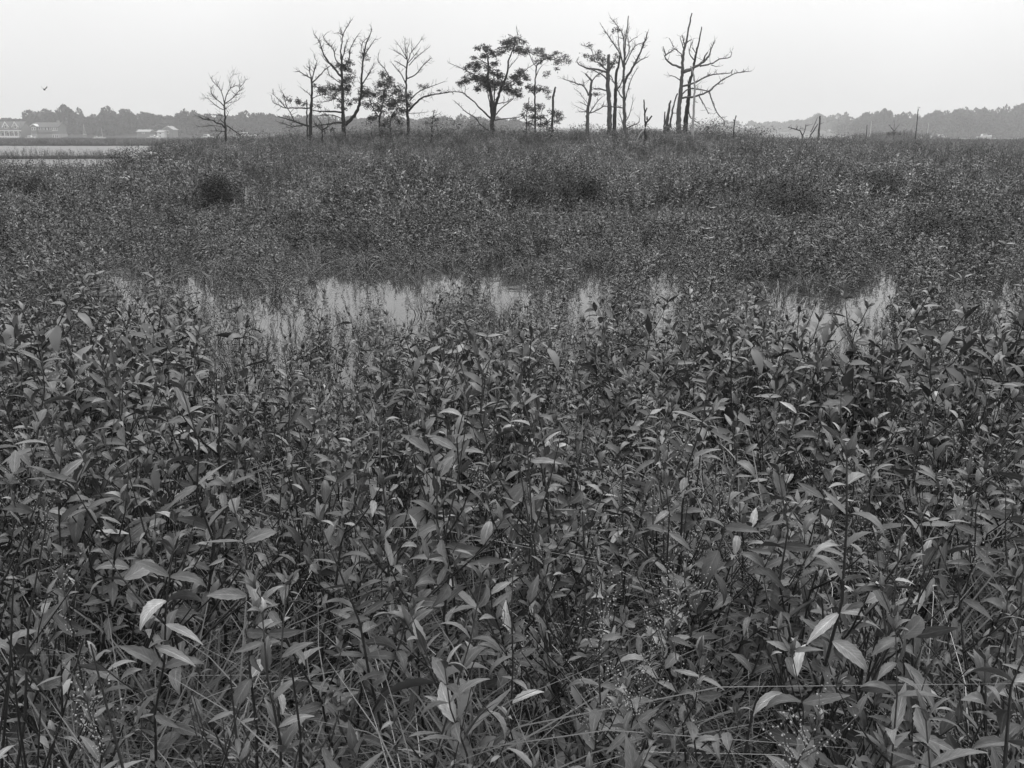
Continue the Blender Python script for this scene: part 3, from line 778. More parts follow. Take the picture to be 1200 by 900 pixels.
tree('leafy_shrub', 'bushy full-leaved small tree on the mound before the fan-topped dead tree', 'tree', 420, 30, 6.43, 43,
     (20, 6, [(165, 810), (160, 700), (190, 560), (200, 460)]),
     [(12, 5, [(240, 810), (245, 700), (300, 620)], 'g'), (8, 3, [(240, 400), (195, 320), (150, 270), (152, 205)]), (10, 5, [(165, 700), (110, 620), (80, 540)])],
     [(190, 375, 30), (235, 400, 36), (215, 440, 50), (165, 450, 40), (300, 490, 55), (200, 530, 75), (120, 520, 42), (60, 500, 40), (250, 590, 75), (330, 560, 55), (380, 520, 34), (150, 630, 55), (100, 700, 42), (80, 600, 36),
      (270, 680, 45), (330, 640, 45), (200, 740, 40), (310, 730, 32), (30, 530, 22), (180, 790, 34)], twigs=.6, dens=1.15)
tree('dead_tree', 'slender dead tree with a fan of bare twigs at its top', 'dead tree', 420, 30, 6.43, 44,
     (26, 10, [(378, 820), (372, 700), (365, 580), (360, 470), (362, 370), (370, 265)]),
     [(7, 3, [(370, 265), (355, 200), (350, 100)]), (7, 3, [(370, 265), (340, 200), (292, 130)]), (7, 3, [(365, 255), (320, 215), (262, 185)]), (6, 3, [(370, 250), (368, 190), (385, 125)]),
      (8, 3, [(372, 270), (400, 200), (440, 150), (478, 100)]), (7, 3, [(375, 280), (420, 230), (465, 170)]), (7, 3, [(380, 300), (440, 235), (525, 170)]), (5, 3, [(400, 200), (405, 160), (400, 120)]),
      (9, 4, [(370, 400), (430, 370), (480, 310), (550, 240)]), (8, 4, [(362, 320), (320, 290), (272, 265)]), (8, 4, [(352, 430), (325, 370), (255, 285)]),
      (16, 6, [(380, 645), (430, 585), (490, 540), (560, 520), (640, 508), (710, 500)]), (9, 3, [(385, 570), (420, 530), (460, 495), (530, 465), (600, 440), (650, 420)]), (5, 3, [(380, 660), (450, 660), (520, 650)])],
     [(467, 462, 11), (505, 460, 14), (610, 490, 13), (385, 600, 24), (375, 530, 20)], twigs=.9)
tree('young_cedar', 'small ragged young evergreen on the mound between the dead and the big tree', 'tree', 420, 30, 6.43, 41.5,
     (14, 5, [(545, 775), (560, 700), (575, 635)]), [(8, 3, [(548, 745), (510, 730), (480, 735)]), (8, 3, [(552, 730), (590, 710), (605, 700)]), (6, 3, [(560, 700), (530, 690)]), (6, 3, [(562, 690), (590, 670)])],
     [(575, 650, 8), (565, 690, 14), (545, 730, 22), (510, 740, 16), (590, 705, 12), (540, 760, 22), (580, 740, 14)], leafsize=.07)
tree('big_leafy_tree', 'broad flat-layered leafy tree with forked trunk, largest crown on the mound', 'tree', 520, 30, 6.67, 45,
     (40, 11, [(378, 835), (380, 720), (375, 600), (365, 520), (345, 420), (350, 340), (345, 230)]),
     [(28, 6, [(388, 740), (405, 620), (430, 550), (450, 480), (495, 380), (505, 280), (540, 190), (560, 110)]), (12, 8, [(378, 700), (395, 560), (400, 450)]), (10, 6, [(365, 640), (350, 560), (340, 480)]),
      (10, 5, [(410, 695), (460, 640), (545, 570)]), (8, 4, [(415, 610), (480, 600), (530, 570)]), (10, 5, [(400, 740), (470, 730), (590, 715)]),
      (14, 4, [(365, 725), (300, 660), (240, 600), (180, 550), (160, 530), (90, 515), (0, 530)]), (5, 3, [(165, 530), (170, 480)]), (12, 4, [(360, 830), (290, 775), (240, 715), (180, 680), (140, 640), (85, 590)]),
      (9, 3, [(345, 430), (225, 375), (150, 340), (35, 290)]), (6, 3, [(600, 140), (585, 100), (575, 60), (570, 5)]), (7, 3, [(508, 335), (550, 285), (580, 250)]), (8, 4, [(350, 400), (270, 420), (180, 430), (110, 460)]),
      (8, 4, [(450, 480), (520, 470), (600, 430)]), (7, 4, [(345, 300), (270, 260), (230, 240)]), (9, 4, [(440, 520), (520, 450), (625, 360), (670, 325), (725, 290)])],
     [(330, 170, 32), (262, 175, 20), (375, 215, 40), (320, 235, 34), (400, 290, 30), (240, 250, 18), (200, 320, 36), (260, 315, 44), (345, 330, 34), (385, 370, 26), (125, 455, 24), (180, 430, 36), (250, 410, 55), (320, 430, 58), (265, 490, 30),
      (350, 480, 50), (430, 390, 42), (455, 450, 52), (400, 460, 48), (500, 495, 50), (555, 520, 46), (590, 550, 26), (555, 405, 46), (600, 375, 38), (640, 405, 30), (590, 450, 30), (515, 125, 44), (465, 140, 26), (565, 115, 40), (625, 125, 18),
      (445, 205, 34), (500, 175, 30), (575, 185, 40), (620, 215, 28)], twigs=.6, dens=1.7)
tree('slim_leafy_tree', 'slim tree with leaves on two spreading layers beside the broad leafy tree', 'tree', 520, 30, 6.67, 46,
     (18, 9, [(715, 820), (715, 700), (712, 600), (712, 470), (720, 380), (725, 310)]),
     [(7, 3, [(725, 390), (745, 345), (775, 305)]), (9, 4, [(725, 310), (800, 260), (880, 270), (960, 260)]), (7, 3, [(725, 330), (680, 250), (660, 190)]), (7, 3, [(712, 540), (760, 500), (820, 510)]), (7, 3, [(712, 550), (680, 500), (640, 480)])],
     [(660, 190, 34), (710, 215, 42), (760, 200, 32), (780, 240, 34), (735, 275, 28), (835, 250, 28), (880, 215, 22), (895, 280, 38), (945, 240, 24), (970, 280, 24), (880, 340, 14), (815, 370, 16), (795, 390, 12), (690, 490, 36), (740, 500, 38), (785, 490, 28), (815, 520, 22), (650, 475, 14), (820, 560, 9)], twigs=.6)
tree('leafy_shrub', 'round leafy shrub low at the foot of the slim leafy tree', 'shrub', 520, 30, 6.67, 44.5,
     (10, 5, [(645, 820), (650, 700), (668, 560)]), [(9, 4, [(760, 820), (755, 740), (770, 660)], 'g'), (8, 4, [(650, 760), (620, 700)]), (8, 4, [(760, 780), (880, 700), (920, 680)])],
     [(640, 640, 38), (690, 655, 44), (750, 640, 38), (700, 720, 46), (760, 720, 50), (800, 760, 40), (850, 680, 36), (900, 690, 36), (885, 745, 32), (620, 700, 24), (920, 725, 18), (660, 775, 36), (740, 780, 36), (820, 800, 22)], dens=.9, twigs=.5)
tree('tree_snag', 'short black snag rising out of the round leafy shrub', 'dead tree', 520, 30, 6.67, 44,
     (24, 14, [(850, 830), (850, 700), (858, 540), (875, 480)]), [(6, 3, [(858, 560), (870, 545)])], twigs=0)
tree('dead_tree', 'low dead tree with a thick short trunk and one long limb to the left', 'dead tree', 660, 10, 5.29, 43,
     (26, 14, [(150, 765), (152, 640), (165, 560), (170, 500), (178, 450)]),
     [(12, 8, [(178, 450), (155, 425), (138, 405)]), (8, 4, [(178, 450), (210, 415), (250, 390)]), (10, 4, [(157, 540), (130, 485), (80, 462), (0, 437)]), (6, 4, [(155, 640), (100, 640)]), (5, 3, [(160, 610), (110, 580)]),
      (7, 3, [(160, 650), (210, 580), (240, 550)]), (8, 5, [(160, 650), (220, 625), (250, 605), (290, 612)]), (4, 2, [(160, 600), (120, 550), (100, 520), (70, 500)]), (4, 2, [(155, 640), (110, 620), (70, 600)])],
     [(190, 530, 12), (215, 530, 10)], M=M_grey, twigs=1.1)
tree('half_dead_tree', 'grey broken-topped trunk with a curved limb and sparse leaves', 'tree', 660, 10, 5.29, 44,
     (34, 18, [(287, 750), (287, 650), (283, 560), (277, 460), (280, 360), (280, 285)]),
     [(14, 5, [(275, 400), (220, 380), (150, 370), (95, 345), (85, 320)]), (9, 5, [(275, 450), (240, 410), (180, 380)]), (9, 4, [(278, 390), (230, 345), (170, 315)]), (10, 8, [(280, 515), (230, 497), (190, 497)]),
      (5, 3, [(200, 335), (170, 250), (110, 225)]), (8, 4, [(280, 400), (300, 360), (325, 320)])],
     [(165, 225, 12), (215, 268, 13), (135, 285, 14), (180, 302, 24), (220, 300, 26), (250, 318, 24), (300, 342, 20), (240, 342, 18), (325, 320, 14), (305, 365, 14), (330, 290, 10)], M=M_grey, twigs=.9)
tree('dead_tree', 'dark thin dead stem right behind the grey broken-topped trunk', 'dead tree', 660, 10, 5.29, 45,
     (28, 12, [(317, 755), (322, 620), (325, 520), (330, 400), (345, 350), (350, 290)]), [(10, 5, [(325, 520), (350, 480), (370, 430)]), (7, 3, [(332, 420), (340, 380)])], twigs=.8)
tree('dead_tree', 'tall bare many-stemmed dead tree, second tallest of the dead trees', 'dead tree', 660, 10, 5.29, 41,
     (26, 5, [(378, 850), (380, 700), (378, 580), (375, 450), (378, 330), (385, 240), (390, 160), (400, 100), (405, 45)]),
     [(16, 6, [(377, 470), (400, 420), (430, 370), (470, 290), (500, 220), (520, 155)]), (8, 4, [(445, 345), (480, 320), (525, 300)]), (11, 3, [(378, 370), (350, 280), (300, 200), (240, 110)]),
      (7, 3, [(365, 310), (345, 230), (340, 140)]), (8, 3, [(378, 300), (370, 170), (330, 100), (290, 55)]), (8, 3, [(385, 350), (410, 290), (450, 230), (500, 210)]), (7, 3, [(385, 320), (410, 250), (400, 160), (410, 110)]),
      (8, 3, [(385, 570), (410, 470), (430, 420), (460, 370)]), (8, 5, [(380, 620), (330, 612), (290, 605)]), (9, 5, [(378, 555), (350, 530), (300, 430), (270, 390)]), (6, 3, [(382, 710), (410, 660), (430, 580)]),
      (6, 3, [(375, 740), (350, 650)]), (8, 4, [(385, 745), (440, 720), (470, 705), (473, 680)]), (5, 3, [(410, 210), (440, 185), (460, 178)])], [(325, 135, 10), (340, 130, 8)], M=M_grey, twigs=1.0)
tree('tree_stump', 'broken jagged stump with bleached roots at the edge of the dead trees', 'stump', 660, 10, 5.29, 37,
     (16, 8, [(505, 790), (508, 735), (505, 640), (500, 565)]),
     [(10, 6, [(505, 650), (520, 615)]), (14, 8, [(508, 725), (530, 690), (550, 665)]), (10, 8, [(520, 690), (520, 670)]), (9, 4, [(510, 735), (480, 770), (445, 840)], 'p'), (14, 10, [(505, 760), (520, 790), (510, 825)]), (6, 3, [(530, 735), (560, 775)], 'p')], twigs=0)
tree('dead_tree', 'tallest dead tree with long crooked limbs reaching right', 'dead tree', 765, 10, 5.625, 42,
     (38, 7, [(170, 800), (175, 640), (188, 500), (195, 380), (205, 280), (225, 200), (240, 110), (258, 30)]),
     [(24, 5, [(195, 420), (260, 395), (320, 360), (370, 315), (385, 270), (412, 210)]), (12, 8, [(335, 345), (345, 315), (362, 288)]), (12, 4, [(310, 380), (380, 365), (440, 335), (510, 320), (520, 290)]), (6, 3, [(385, 372), (415, 382), (445, 380)]),
      (13, 5, [(190, 515), (260, 495), (320, 465), (380, 440), (440, 430), (510, 425), (525, 405)]), (6, 4, [(350, 452), (380, 430)]), (15, 4, [(185, 590), (290, 575), (370, 545), (420, 500), (480, 460), (540, 430), (600, 418), (650, 412)]),
      (5, 3, [(600, 418), (597, 398)]), (5, 3, [(430, 500), (465, 495)]), (10, 6, [(185, 570), (240, 530), (300, 530), (370, 545)]), (9, 5, [(370, 540), (390, 600), (420, 680), (468, 740), (470, 775)]), (8, 5, [(305, 575), (330, 620), (368, 695)]),
      (14, 6, [(192, 390), (130, 370), (85, 330), (80, 310), (140, 270)]), (9, 5, [(85, 312), (68, 250)]), (9, 6, [(198, 350), (185, 300), (140, 262)]), (5, 3, [(140, 255), (108, 195)]), (8, 5, [(212, 240), (193, 175)]), (7, 4, [(218, 230), (240, 210), (258, 205)]),
      (7, 4, [(207, 270), (180, 190)]), (8, 4, [(188, 480), (150, 450), (108, 440)])], M=M_grey, twigs=.55)
tree('dead_tree', 'dark leaning dead tree crossing behind the tallest dead tree', 'dead tree', 765, 10, 5.625, 43,
     (36, 6, [(205, 795), (235, 600), (245, 480), (262, 420), (280, 320), (300, 230), (322, 120)]), [(8, 4, [(272, 340), (240, 290), (262, 220)]), (6, 4, [(288, 300), (260, 260)]), (8, 5, [(232, 650), (250, 720), (310, 760)])], twigs=.6)
tree('dead_tree', 'thin bleached dead stem in front of the dark leaning one', 'dead tree', 765, 10, 5.625, 40,
     (20, 9, [(262, 830), (270, 640), (275, 470), (250, 380)]), [(6, 4, [(270, 610), (295, 620)]), (6, 3, [(273, 520), (310, 490)]), (6, 3, [(264, 750), (240, 790)])], M=M_palew, twigs=.8)
tree('tree_stump', 'broad split stump with a slanting limb at the foot of the tallest dead tree', 'stump', 765, 10, 5.625, 42.5,
     (38, 9, [(85, 800), (100, 700), (118, 605)]), [(16, 8, [(78, 790), (76, 740), (80, 680)], 'g'), (17, 8, [(95, 780), (140, 620), (165, 560)], 'g'), (8, 4, [(120, 790), (122, 700), (155, 690)])], M=M_grey, twigs=0)
tree('tree_snag', 'short thin snag standing alone just before the far white building', 'stump', 765, 10, 5.625, 40,
     (11, 7, [(537, 810), (540, 740), (550, 705)]), [(4, 3, [(540, 745), (530, 730)])], twigs=0)
tree('dead_shrub', 'low dead shrub with crooked arms on the flat right of the mound', 'dead shrub', 900, 110, 6, 55,
     (11, 8, [(245, 315), (240, 290)]), [(10, 4, [(243, 295), (225, 260), (185, 245), (140, 235)]), (7, 4, [(243, 295), (262, 250), (265, 215)]), (3, 2, [(265, 220), (305, 218)]), (5, 3, [(200, 250), (210, 225)])], twigs=.6)
tree('leaning_trunk', 'pale broken upright trunk beside a leaning dark limb, right of the mound', 'dead tree', 900, 110, 6, 54,
     (19, 11, [(353, 320), (360, 240), (366, 155)]), [(14, 5, [(282, 325), (320, 260), (350, 210)]), (6, 3, [(300, 268), (325, 220), (348, 165)]), (4, 2, [(363, 215), (395, 200)])], M=M_grey, twigs=0)
tree('dead_shrub', 'small bare bush with fanned twigs on the low rise', 'dead shrub', 900, 110, 6, 108,
     (8, 5, [(885, 285), (886, 255)]), [(5, 2, [(886, 260), (888, 190)]), (5, 2, [(886, 262), (925, 215)]), (5, 2, [(886, 262), (850, 215)]), (4, 2, [(886, 262), (865, 240)]), (4, 2, [(886, 262), (905, 240)])],
     [(885, 275, 22), (850, 283, 12), (925, 283, 14)], twigs=.25, leafsize=.14)
tree('wooden_post', 'short dark post left of the low rise', 'post', 900, 110, 6, 100, (8, 5, [(692, 300), (697, 218)]), [], twigs=0)
tree('slender_pole', 'tall slightly leaning slender pole on the low rise', 'pole', 900, 110, 6, 106, (9, 6, [(1040, 290), (1048, 200), (1056, 104)]), [], twigs=0)
tree('wooden_stake', 'tiny dark stake in the marsh right of the dead shrubs', 'post', 900, 110, 6, 60, (8, 6, [(575, 335), (577, 310)]), [], twigs=0)

# ---------------------------------------------------------------- birds
def bird(name, label, p, s, M, wings):
    m = MB(); c = [Vector((0, -.22, 0)), Vector((0, -.14, .01)), Vector((0, 0, 0)), Vector((0, .16, .01)), Vector((0, .24, .03)), Vector((0, .3, .02))]
    m.tube([q * s for q in c], [q * s for q in (.012, .05, .065, .045, .035, .006)], 8)
    if wings:
        for sg in (-1, 1):
            a = [(.03, .1, .02), (.03, -.06, .02), (.12, .13, .13), (.14, -.13, .12), (.21, -.0, .26), (.20, -.16, .22)]
            vs = [Vector((sg * x, y, z)) * s for x, y, z in a] + [Vector((sg * x, y, z - .015)) * s for x, y, z in a]
            m.add(vs, [(0, 1, 3, 2), (2, 3, 5, 4), (6, 8, 9, 7), (8, 10, 11, 9), (0, 2, 8, 6), (2, 4, 10, 8), (1, 7, 9, 3), (3, 9, 11, 5), (4, 5, 11, 10)])
    m.add([Vector(q) * s for q in ((-.03, -.2, .0), (.03, -.2, 0), (.06, -.36, 0), (-.06, -.36, 0), (-.03, -.2, .01), (.03, -.2, .01), (.06, -.36, .01), (-.06, -.36, .01))], [(0, 1, 2, 3), (4, 7, 6, 5), (0, 3, 7, 4), (1, 5, 6, 2)])
    o = m.build(name, M, smooth=True); o.location = p; o.rotation_euler = (.15, 0, R(35)); tag(o, label, 'bird')
bird('flying_bird', 'dark bird flying with raised wings in the empty sky at left', at(52, 105, 40), .6, M_bird, True)
bird('perched_gull', 'white gull perched on top of the slender pole', at(1077, 126, 106), .9, M_white, False)

# ---------------------------------------------------------------- far shore: trees
def crown_mesh(rng, n, lobes):
    m = MB(); cs = []
    for _ in range(lobes):
        a = rng.uniform(0, 6.28); r_ = .62 * math.sqrt(rng.random()); z = rng.uniform(.12, .76)
        w_ = math.sqrt(max(.05, 1 - (2 * (z - .42)) ** 2)) if z > .42 else 1
        cs.append((Vector((math.cos(a) * r_ * w_, math.sin(a) * r_ * w_, z)), rng.uniform(.2, .36)))
    for _ in range(n):
        c, r_ = rng.choice(cs)
        v = Vector((rng.gauss(0, 1), rng.gauss(0, 1), rng.gauss(0, 1))).normalized()
        p = c + v * r_ * rng.uniform(.75, 1.03) * Vector((1, 1, .62)).length / 1.55
        p.z = max(.02, p.z); s_ = rng.uniform(.05, .10)
        Mx = Matrix.Translation(p) @ Euler((rng.uniform(-1.2, 1.2), rng.uniform(-1.2, 1.2), rng.uniform(0, 6.28))).to_matrix().to_4x4()
        m.tone = rng.random() * .9 - .3
        m.add([Mx @ Vector(q) * 1 for q in ((-s_, 0, 0), (0, -s_ * .7, s_ * .2), (s_, 0, 0), (0, s_ * .7, s_ * .2))], [(0, 1, 2, 3)])
    return m.mesh('crown', [M_far])
CR = [crown_mesh(rnd, 2600, 16) for _ in range(6)]
tm = MB(); tm.tube([Vector((0, 0, -.1)), Vector((.01, 0, .2)), Vector((0, .01, .5))], [.035, .028, .015], 6)
tm.tube([Vector((.01, 0, .2)), Vector((.15, .02, .45))], [.018, .008], 5); tm.tube([Vector((.01, 0, .25)), Vector((-.16, .02, .5))], [.018, .008], 5)
TRK = tm.mesh('trunk', [M_bark])
def far_tree(px, top, Y, wpx, label, group):
    p = at(px, top, Y); z = max(ground_z(p.x, Y), 0); hgt = p.z - z
    wd = wpx * Y / 1040 * .68
    r = empty('shore_tree', (p.x, Y, z), rnd.uniform(0, 6.28)); tag(r, label, 'tree', group)
    r.scale = (wd / .8, wd / .8, hgt / .95)
    o = bpy.data.objects.new('crown', rnd.choice(CR)); COL.objects.link(o); o.parent = r
    o = bpy.data.objects.new('trunk', TRK); COL.objects.link(o); o.parent = r
LT = [(-12, 143, 24), (4, 142, 22), (18, 140.5, 20), (28, 141, 14), (35, 138, 14), (47, 129, 24), (58, 133, 20), (68, 135, 14), (78, 127.5, 18), (86, 131, 12), (96, 137.5, 20), (106, 140, 12), (116, 136, 16),
      (126, 131, 20), (138, 130, 24), (148, 134, 18), (158, 139, 14), (172, 134, 20), (180, 137, 12), (190, 137, 18), (200, 137.5, 14), (209, 134, 12), (219, 131, 16), (228, 137, 12), (240, 136, 18), (254, 137, 18),
      (268, 136.5, 16), (281, 135, 18), (296, 134.5, 18), (310, 135, 18), (326, 137, 20), (343, 138, 18), (360, 136, 20), (378, 137, 18), (395, 139, 18), (413, 138, 20), (432, 137, 20), (450, 138, 20), (470, 139, 20),
      (489, 140, 20), (508, 138, 18), (526, 139, 18), (545, 138, 20), (562, 140, 18), (580, 139, 18), (597, 141, 18)]
LW = ['in the row left of the bare tree', 'in the row seen between the mound trees']
for i, (px, top, w_) in enumerate(LT):
    far_tree(px, top, rnd.uniform(418, 445), w_ * 1.25, 'hazy round-crowned tree on the far left shore, %s' % LW[px > 262], 'trees on the far left shore')
for i in range(26):
    px = -20 + i * 25
    far_tree(px + rnd.uniform(-5, 5), rnd.uniform(140, 143), rnd.uniform(455, 500), 34, 'pale hazy tree in the second row behind the far left shore', 'trees behind the far left shore')
RT = [(845, 147, 12), (858, 141, 14), (868, 146, 10), (880, 143, 12), (892, 145, 14), (905, 143, 14), (918, 142.5, 14), (930, 141, 14), (943, 140.5, 14), (955, 138, 14), (965, 134, 14), (976, 136, 14), (990, 134.5, 10),
      (1000, 137.5, 16), (1012, 135.5, 12), (1023, 133, 12), (1034, 131.5, 12), (1041, 130.5, 12), (1052, 136, 14), (1060, 136, 14), (1072, 135, 14), (1084, 136, 14), (1093, 133, 12), (1101, 131, 14), (1112, 130, 14), (1122, 131, 14),
      (1134, 128, 14), (1143, 130, 12), (1152, 128.5, 14), (1163, 130.5, 14), (1173, 131, 14), (1184, 127.5, 14), (1194, 124.5, 16), (1207, 121, 18), (1220, 122, 18), (1236, 124, 20)]
for px, top, w_ in RT:
    Y = 860 - 370 * sm(915, 1035, px)
    far_tree(px, top + .5, Y + rnd.uniform(-15, 15) + 30, w_ * 1.35, 'hazy tree on the far right shore, %s' % ('on the wooded rise' if px > 1060 else 'beyond the anchored boats'), 'trees on the far right shore')
    if px > 985:
        for _q in range(2): far_tree(px + rnd.uniform(-7, 7), top + rnd.uniform(7, 17), Y + rnd.uniform(-5, 35), w_ * 1.4, 'lower hazy tree at the waterside of the wooded rise', 'waterside trees on the far right')

# ---------------------------------------------------------------- far shore: houses
def window(parent, x, y, z, w_, h_, along='x'):
    m = MB(); t = .16
    for a in ((x - w_ / 2 - t, x - w_ / 2, z - t, z + h_ + t), (x + w_ / 2, x + w_ / 2 + t, z - t, z + h_ + t), (x - w_ / 2, x + w_ / 2, z - t, z), (x - w_ / 2, x + w_ / 2, z + h_, z + h_ + t)):
        m.box(a[0], a[1], y - .10, y + .05, a[2], a[3])
    f = m.build('window', M_white, parent)
    g = MB(); g.box(x - w_ / 2 + .002, x + w_ / 2 - .002, y - .03, y + .03, z + .002, z + h_ - .002); g.build('pane', M_glass, f)
def gable_roof(parent, x0, x1, y0, y1, z, rise, M=M_roof, axis='x', over=.4):
    m = MB()
    if axis == 'x':
        yc = (y0 + y1) / 2
        m.prism([(y0 - over, z), (yc, z + rise), (y1 + over, z), (y1 + over, z - .2), (yc, z + rise - .25), (y0 - over, z - .2)], x0 - over, x1 + over, 'x')
    else:
        xc = (x0 + x1) / 2
        m.prism([(x0 - over, z), (xc, z + rise), (x1 + over, z), (x1 + over, z - .2), (xc, z + rise - .25), (x0 - over, z - .2)], y0 - over, y1 + over, 'y')
    return m.build('roof', M, parent)
def body(parent, x0, x1, y0, y1, z0, z1, rise, M, axis='x'):
    m = MB(); e = -.3
    if axis == 'x':
        yc = (y0 + y1) / 2; m.prism([(y0, z0), (y1, z0), (y1, z1), (yc, z1 + rise + e), (y0, z1)], x0, x1, 'x')
    else:
        xc = (x0 + x1) / 2; m.prism([(x0, z0), (x1, z0), (x1, z1), (xc, z1 + rise + e), (x0, z1)], y0, y1, 'y')
    return m.build('wall', M, parent)
def base_at(px, Y, row):
    p = at(px, row, Y); return Vector((p.x, Y, 0)), Y / 1040.0
# house with two white gables
YH = 408
p, k = base_at(7, YH, 160); zb = at(7, 160.5, YH).z
h1 = empty('gabled_house', (p.x, YH, zb)); tag(h1, 'large shingled house with two white front gables and a long white porch', 'house')
body(h1, -7.5, 7.3, 0, 9, -2.5, 3.5, 3.4, M_wall); gable_roof(h1, -7.5, 7.3, 0, 9, 3.5, 3.4)
for gx in (-5.2, .95, 5.3):
    body(h1, gx - 1.5, gx + 1.5, -.6, 3, 3.0, 4.4, 2.3, M_wall, 'y')
    gable_roof(h1, gx - 1.5, gx + 1.5, -.6, 3, 4.4, 2.3, M_roof, 'y', .25)
    m = MB()
    m.prism([(gx - 1.75, 4.25), (gx, 6.85), (gx + 1.75, 4.25), (gx + 1.35, 4.25), (gx, 6.2), (gx - 1.35, 4.25)], -.98, -.88, 'y'); m.build('gable_trim', M_white, h1)
    window(h1, gx, -.62, 3.9, .9, 1.1)
m = MB(); m.box(-7.6, 7.4, -2.6, -.05, 2.5, 2.95); m.build('porch_roof', M_white, h1)
m = MB(); m.box(-7.6, 7.4, -2.6, -2.45, -.6, .5); m.build('railing', M_white, h1)
m = MB(); m.box(-7.6, 7.4, -2.7, -.05, -2.5, -.6); m.build('porch_floor', M_white, h1)
for i in range(8):
    x = -7.4 + i * 2.1; m = MB(); m.box(x - .12, x + .12, -2.6, -2.35, .5, 2.5); m.build('porch_post', M_white, h1)
for x in (-6, -3.6, -1.2, 1.2, 3.6, 6): window(h1, x, 0, .4, 1.0, 1.5)
# stone house
p, k = base_at(55, YH, 164); zb = at(55, 164, YH).z
h2 = empty('stone_house', (p.x, YH, zb)); tag(h2, 'two-storey house with stone ground floor, balcony and small white gable', 'house')
m = MB(); m.box(-5.9, 5.9, 0, 8, -1.5, 2.7); m.build('stone_base', M_stone, h2)
body(h2, -5.8, 5.8, .2, 7.8, 2.7, 5.6, 2.2, M_wall); gable_roof(h2, -5.8, 5.8, .2, 7.8, 5.6, 2.2)
body(h2, -6, -3.4, -1.2, 2, 2.7, 6.1, 1.0, M_wall, 'y'); gable_roof(h2, -6, -3.4, -1.2, 2, 6.1, 1.0, M_white, 'y', .25)
m = MB(); m.box(-6.1, -3.3, -1.35, 0, -1.5, 2.7); m.build('stone_base', M_stone, h2)
m = MB(); m.box(4.1, 5.0, 3, 4, 6.4, 8.6); m.build('chimney', M_stone, h2)
m = MB(); m.box(-2.6, 3.0, -1.6, .15, 3.4, 3.6); m.build('balcony', M_wall, h2)
m = MB(); m.box(-2.6, 3.0, -1.6, -1.5, 3.6, 4.4); m.build('railing', M_wall, h2)
for x in (-5.2, -4.2): window(h2, x, -1.2, 4.4, .6, 1.0)
for x in (-2.6, -1.6): window(h2, x, .2, 4.2, .7, 1.2)
for x in (3.3, 4.3, 5.1): window(h2, x, .2, 4.2, .55, 1.1)
for x in (3.3, 4.3, 5.1): window(h2, x, 0, 1.1, .55, 1.1)
for x in (0, 1.4): window(h2, x, .2, 4.0, .9, 1.4)
m = MB(); m.box(5.6, 9.2, -2.0, 2.0, -.6, .4); m.box(5.4, 7.2, -2.2, 2.2, .4, .9); m.build('garden_wall', M_white, h2)
def cottage(name, label, px, row, Y, wpx, hpx, Mw, Mr, axis='x'):
    p = at(px, row, Y); k = Y / 1040; w_ = wpx * k / 2; h_ = hpx * k
    r = empty(name, (p.x, Y, p.z)); tag(r, label, 'house')
    body(r, -w_, w_, 0, 6, -3, h_ * .55, h_ * .45, Mw, axis); gable_roof(r, -w_, w_, 0, 6, h_ * .55, h_ * .45, Mr, axis, .3)
    n = max(1, int(w_ / 1.6))
    for i in range(n): window(r, -w_ + (i + .5) * 2 * w_ / n, 0, h_ * .1, .8, h_ * .28)
    return r
cottage('cottage', 'low pale cottage under the trees right of the stone house', 168, 157, 405, 15, 5, M_wall, M_sand)
cottage('cottage', 'white gabled cottage between shore trees, left of the bare tree', 197, 157, 405, 12, 9, M_wall, M_sand, 'y')
cottage('cottage', 'long low pale house attached before the white gabled cottage', 188, 157.5, 402, 8, 5, M_white, M_sand)
cottage('cottage', 'small pale house high among trees of the wooded rise', 1113, 152, 500, 6, 4, M_wall, M_sand, 'y')
cottage('cottage', 'pale house with slanting roof among trees of the wooded rise', 1127, 153, 500, 8, 4, M_wall, M_roof)
cottage('cottage', 'wide pale waterside house near the right edge', 1183, 158, 495, 16, 5, M_wall, M_sand)
cottage('cottage', 'small pale house by the water behind the anchored boats', 976, 157, 690, 8, 5, M_wall, M_sand)
# white building beyond the dead trees
p = at(831, 152, 520); wb = empty('white_building', (p.x, 520, p.z - 3)); tag(wb, 'long low white building seen behind the dead trees', 'building')
m = MB(); m.box(-12, 12, 0, 10, 0, 5.0); m.build('wall', M_white, wb)
m = MB(); m.box(-12.3, 12.3, -.4, 10.3, 5.0, 6.2); m.build('roof', M_white, wb)
for i in range(9): window(wb, -10.4 + i * 2.6, 0, 3.0, 1.2, 1.1)
p = at(872, 152, 700); w2 = empty('boat_shed', (p.x, 700, p.z - 3)); tag(w2, 'low pale shed on the far shore right of the white building', 'building')
m = MB(); m.box(-8, 8, 0, 8, 0, 4.2); m.build('wall', M_wall, w2)
gable_roof(w2, -8, 8, 0, 8, 4.2, 1.8, M_sand)
# day mark
p = at(100, 163, 400); dm = empty('day_mark', (p.x, 400, max(p.z, 0))); tag(dm, 'slim white lattice marker tower by the shore', 'marker')
for a, b_ in ((-1, -1), (1, -1), (1, 1), (-1, 1)):
    m = MB(); m.tube([Vector((a * .75, b_ * .75, -1)), Vector((a * .15, b_ * .15, 4.6))], [.07, .05], 4); m.build('leg', M_sand, dm)
m = MB(); m.box(-.5, .5, -.5, .5, 1.8, 2.0); m.build('platform', M_white, dm)
m = MB(); m.tube([Vector((0, 0, 4.5)), Vector((0, 0, 6.2))], [.16, .1], 6); m.build('mast', M_sand, dm)

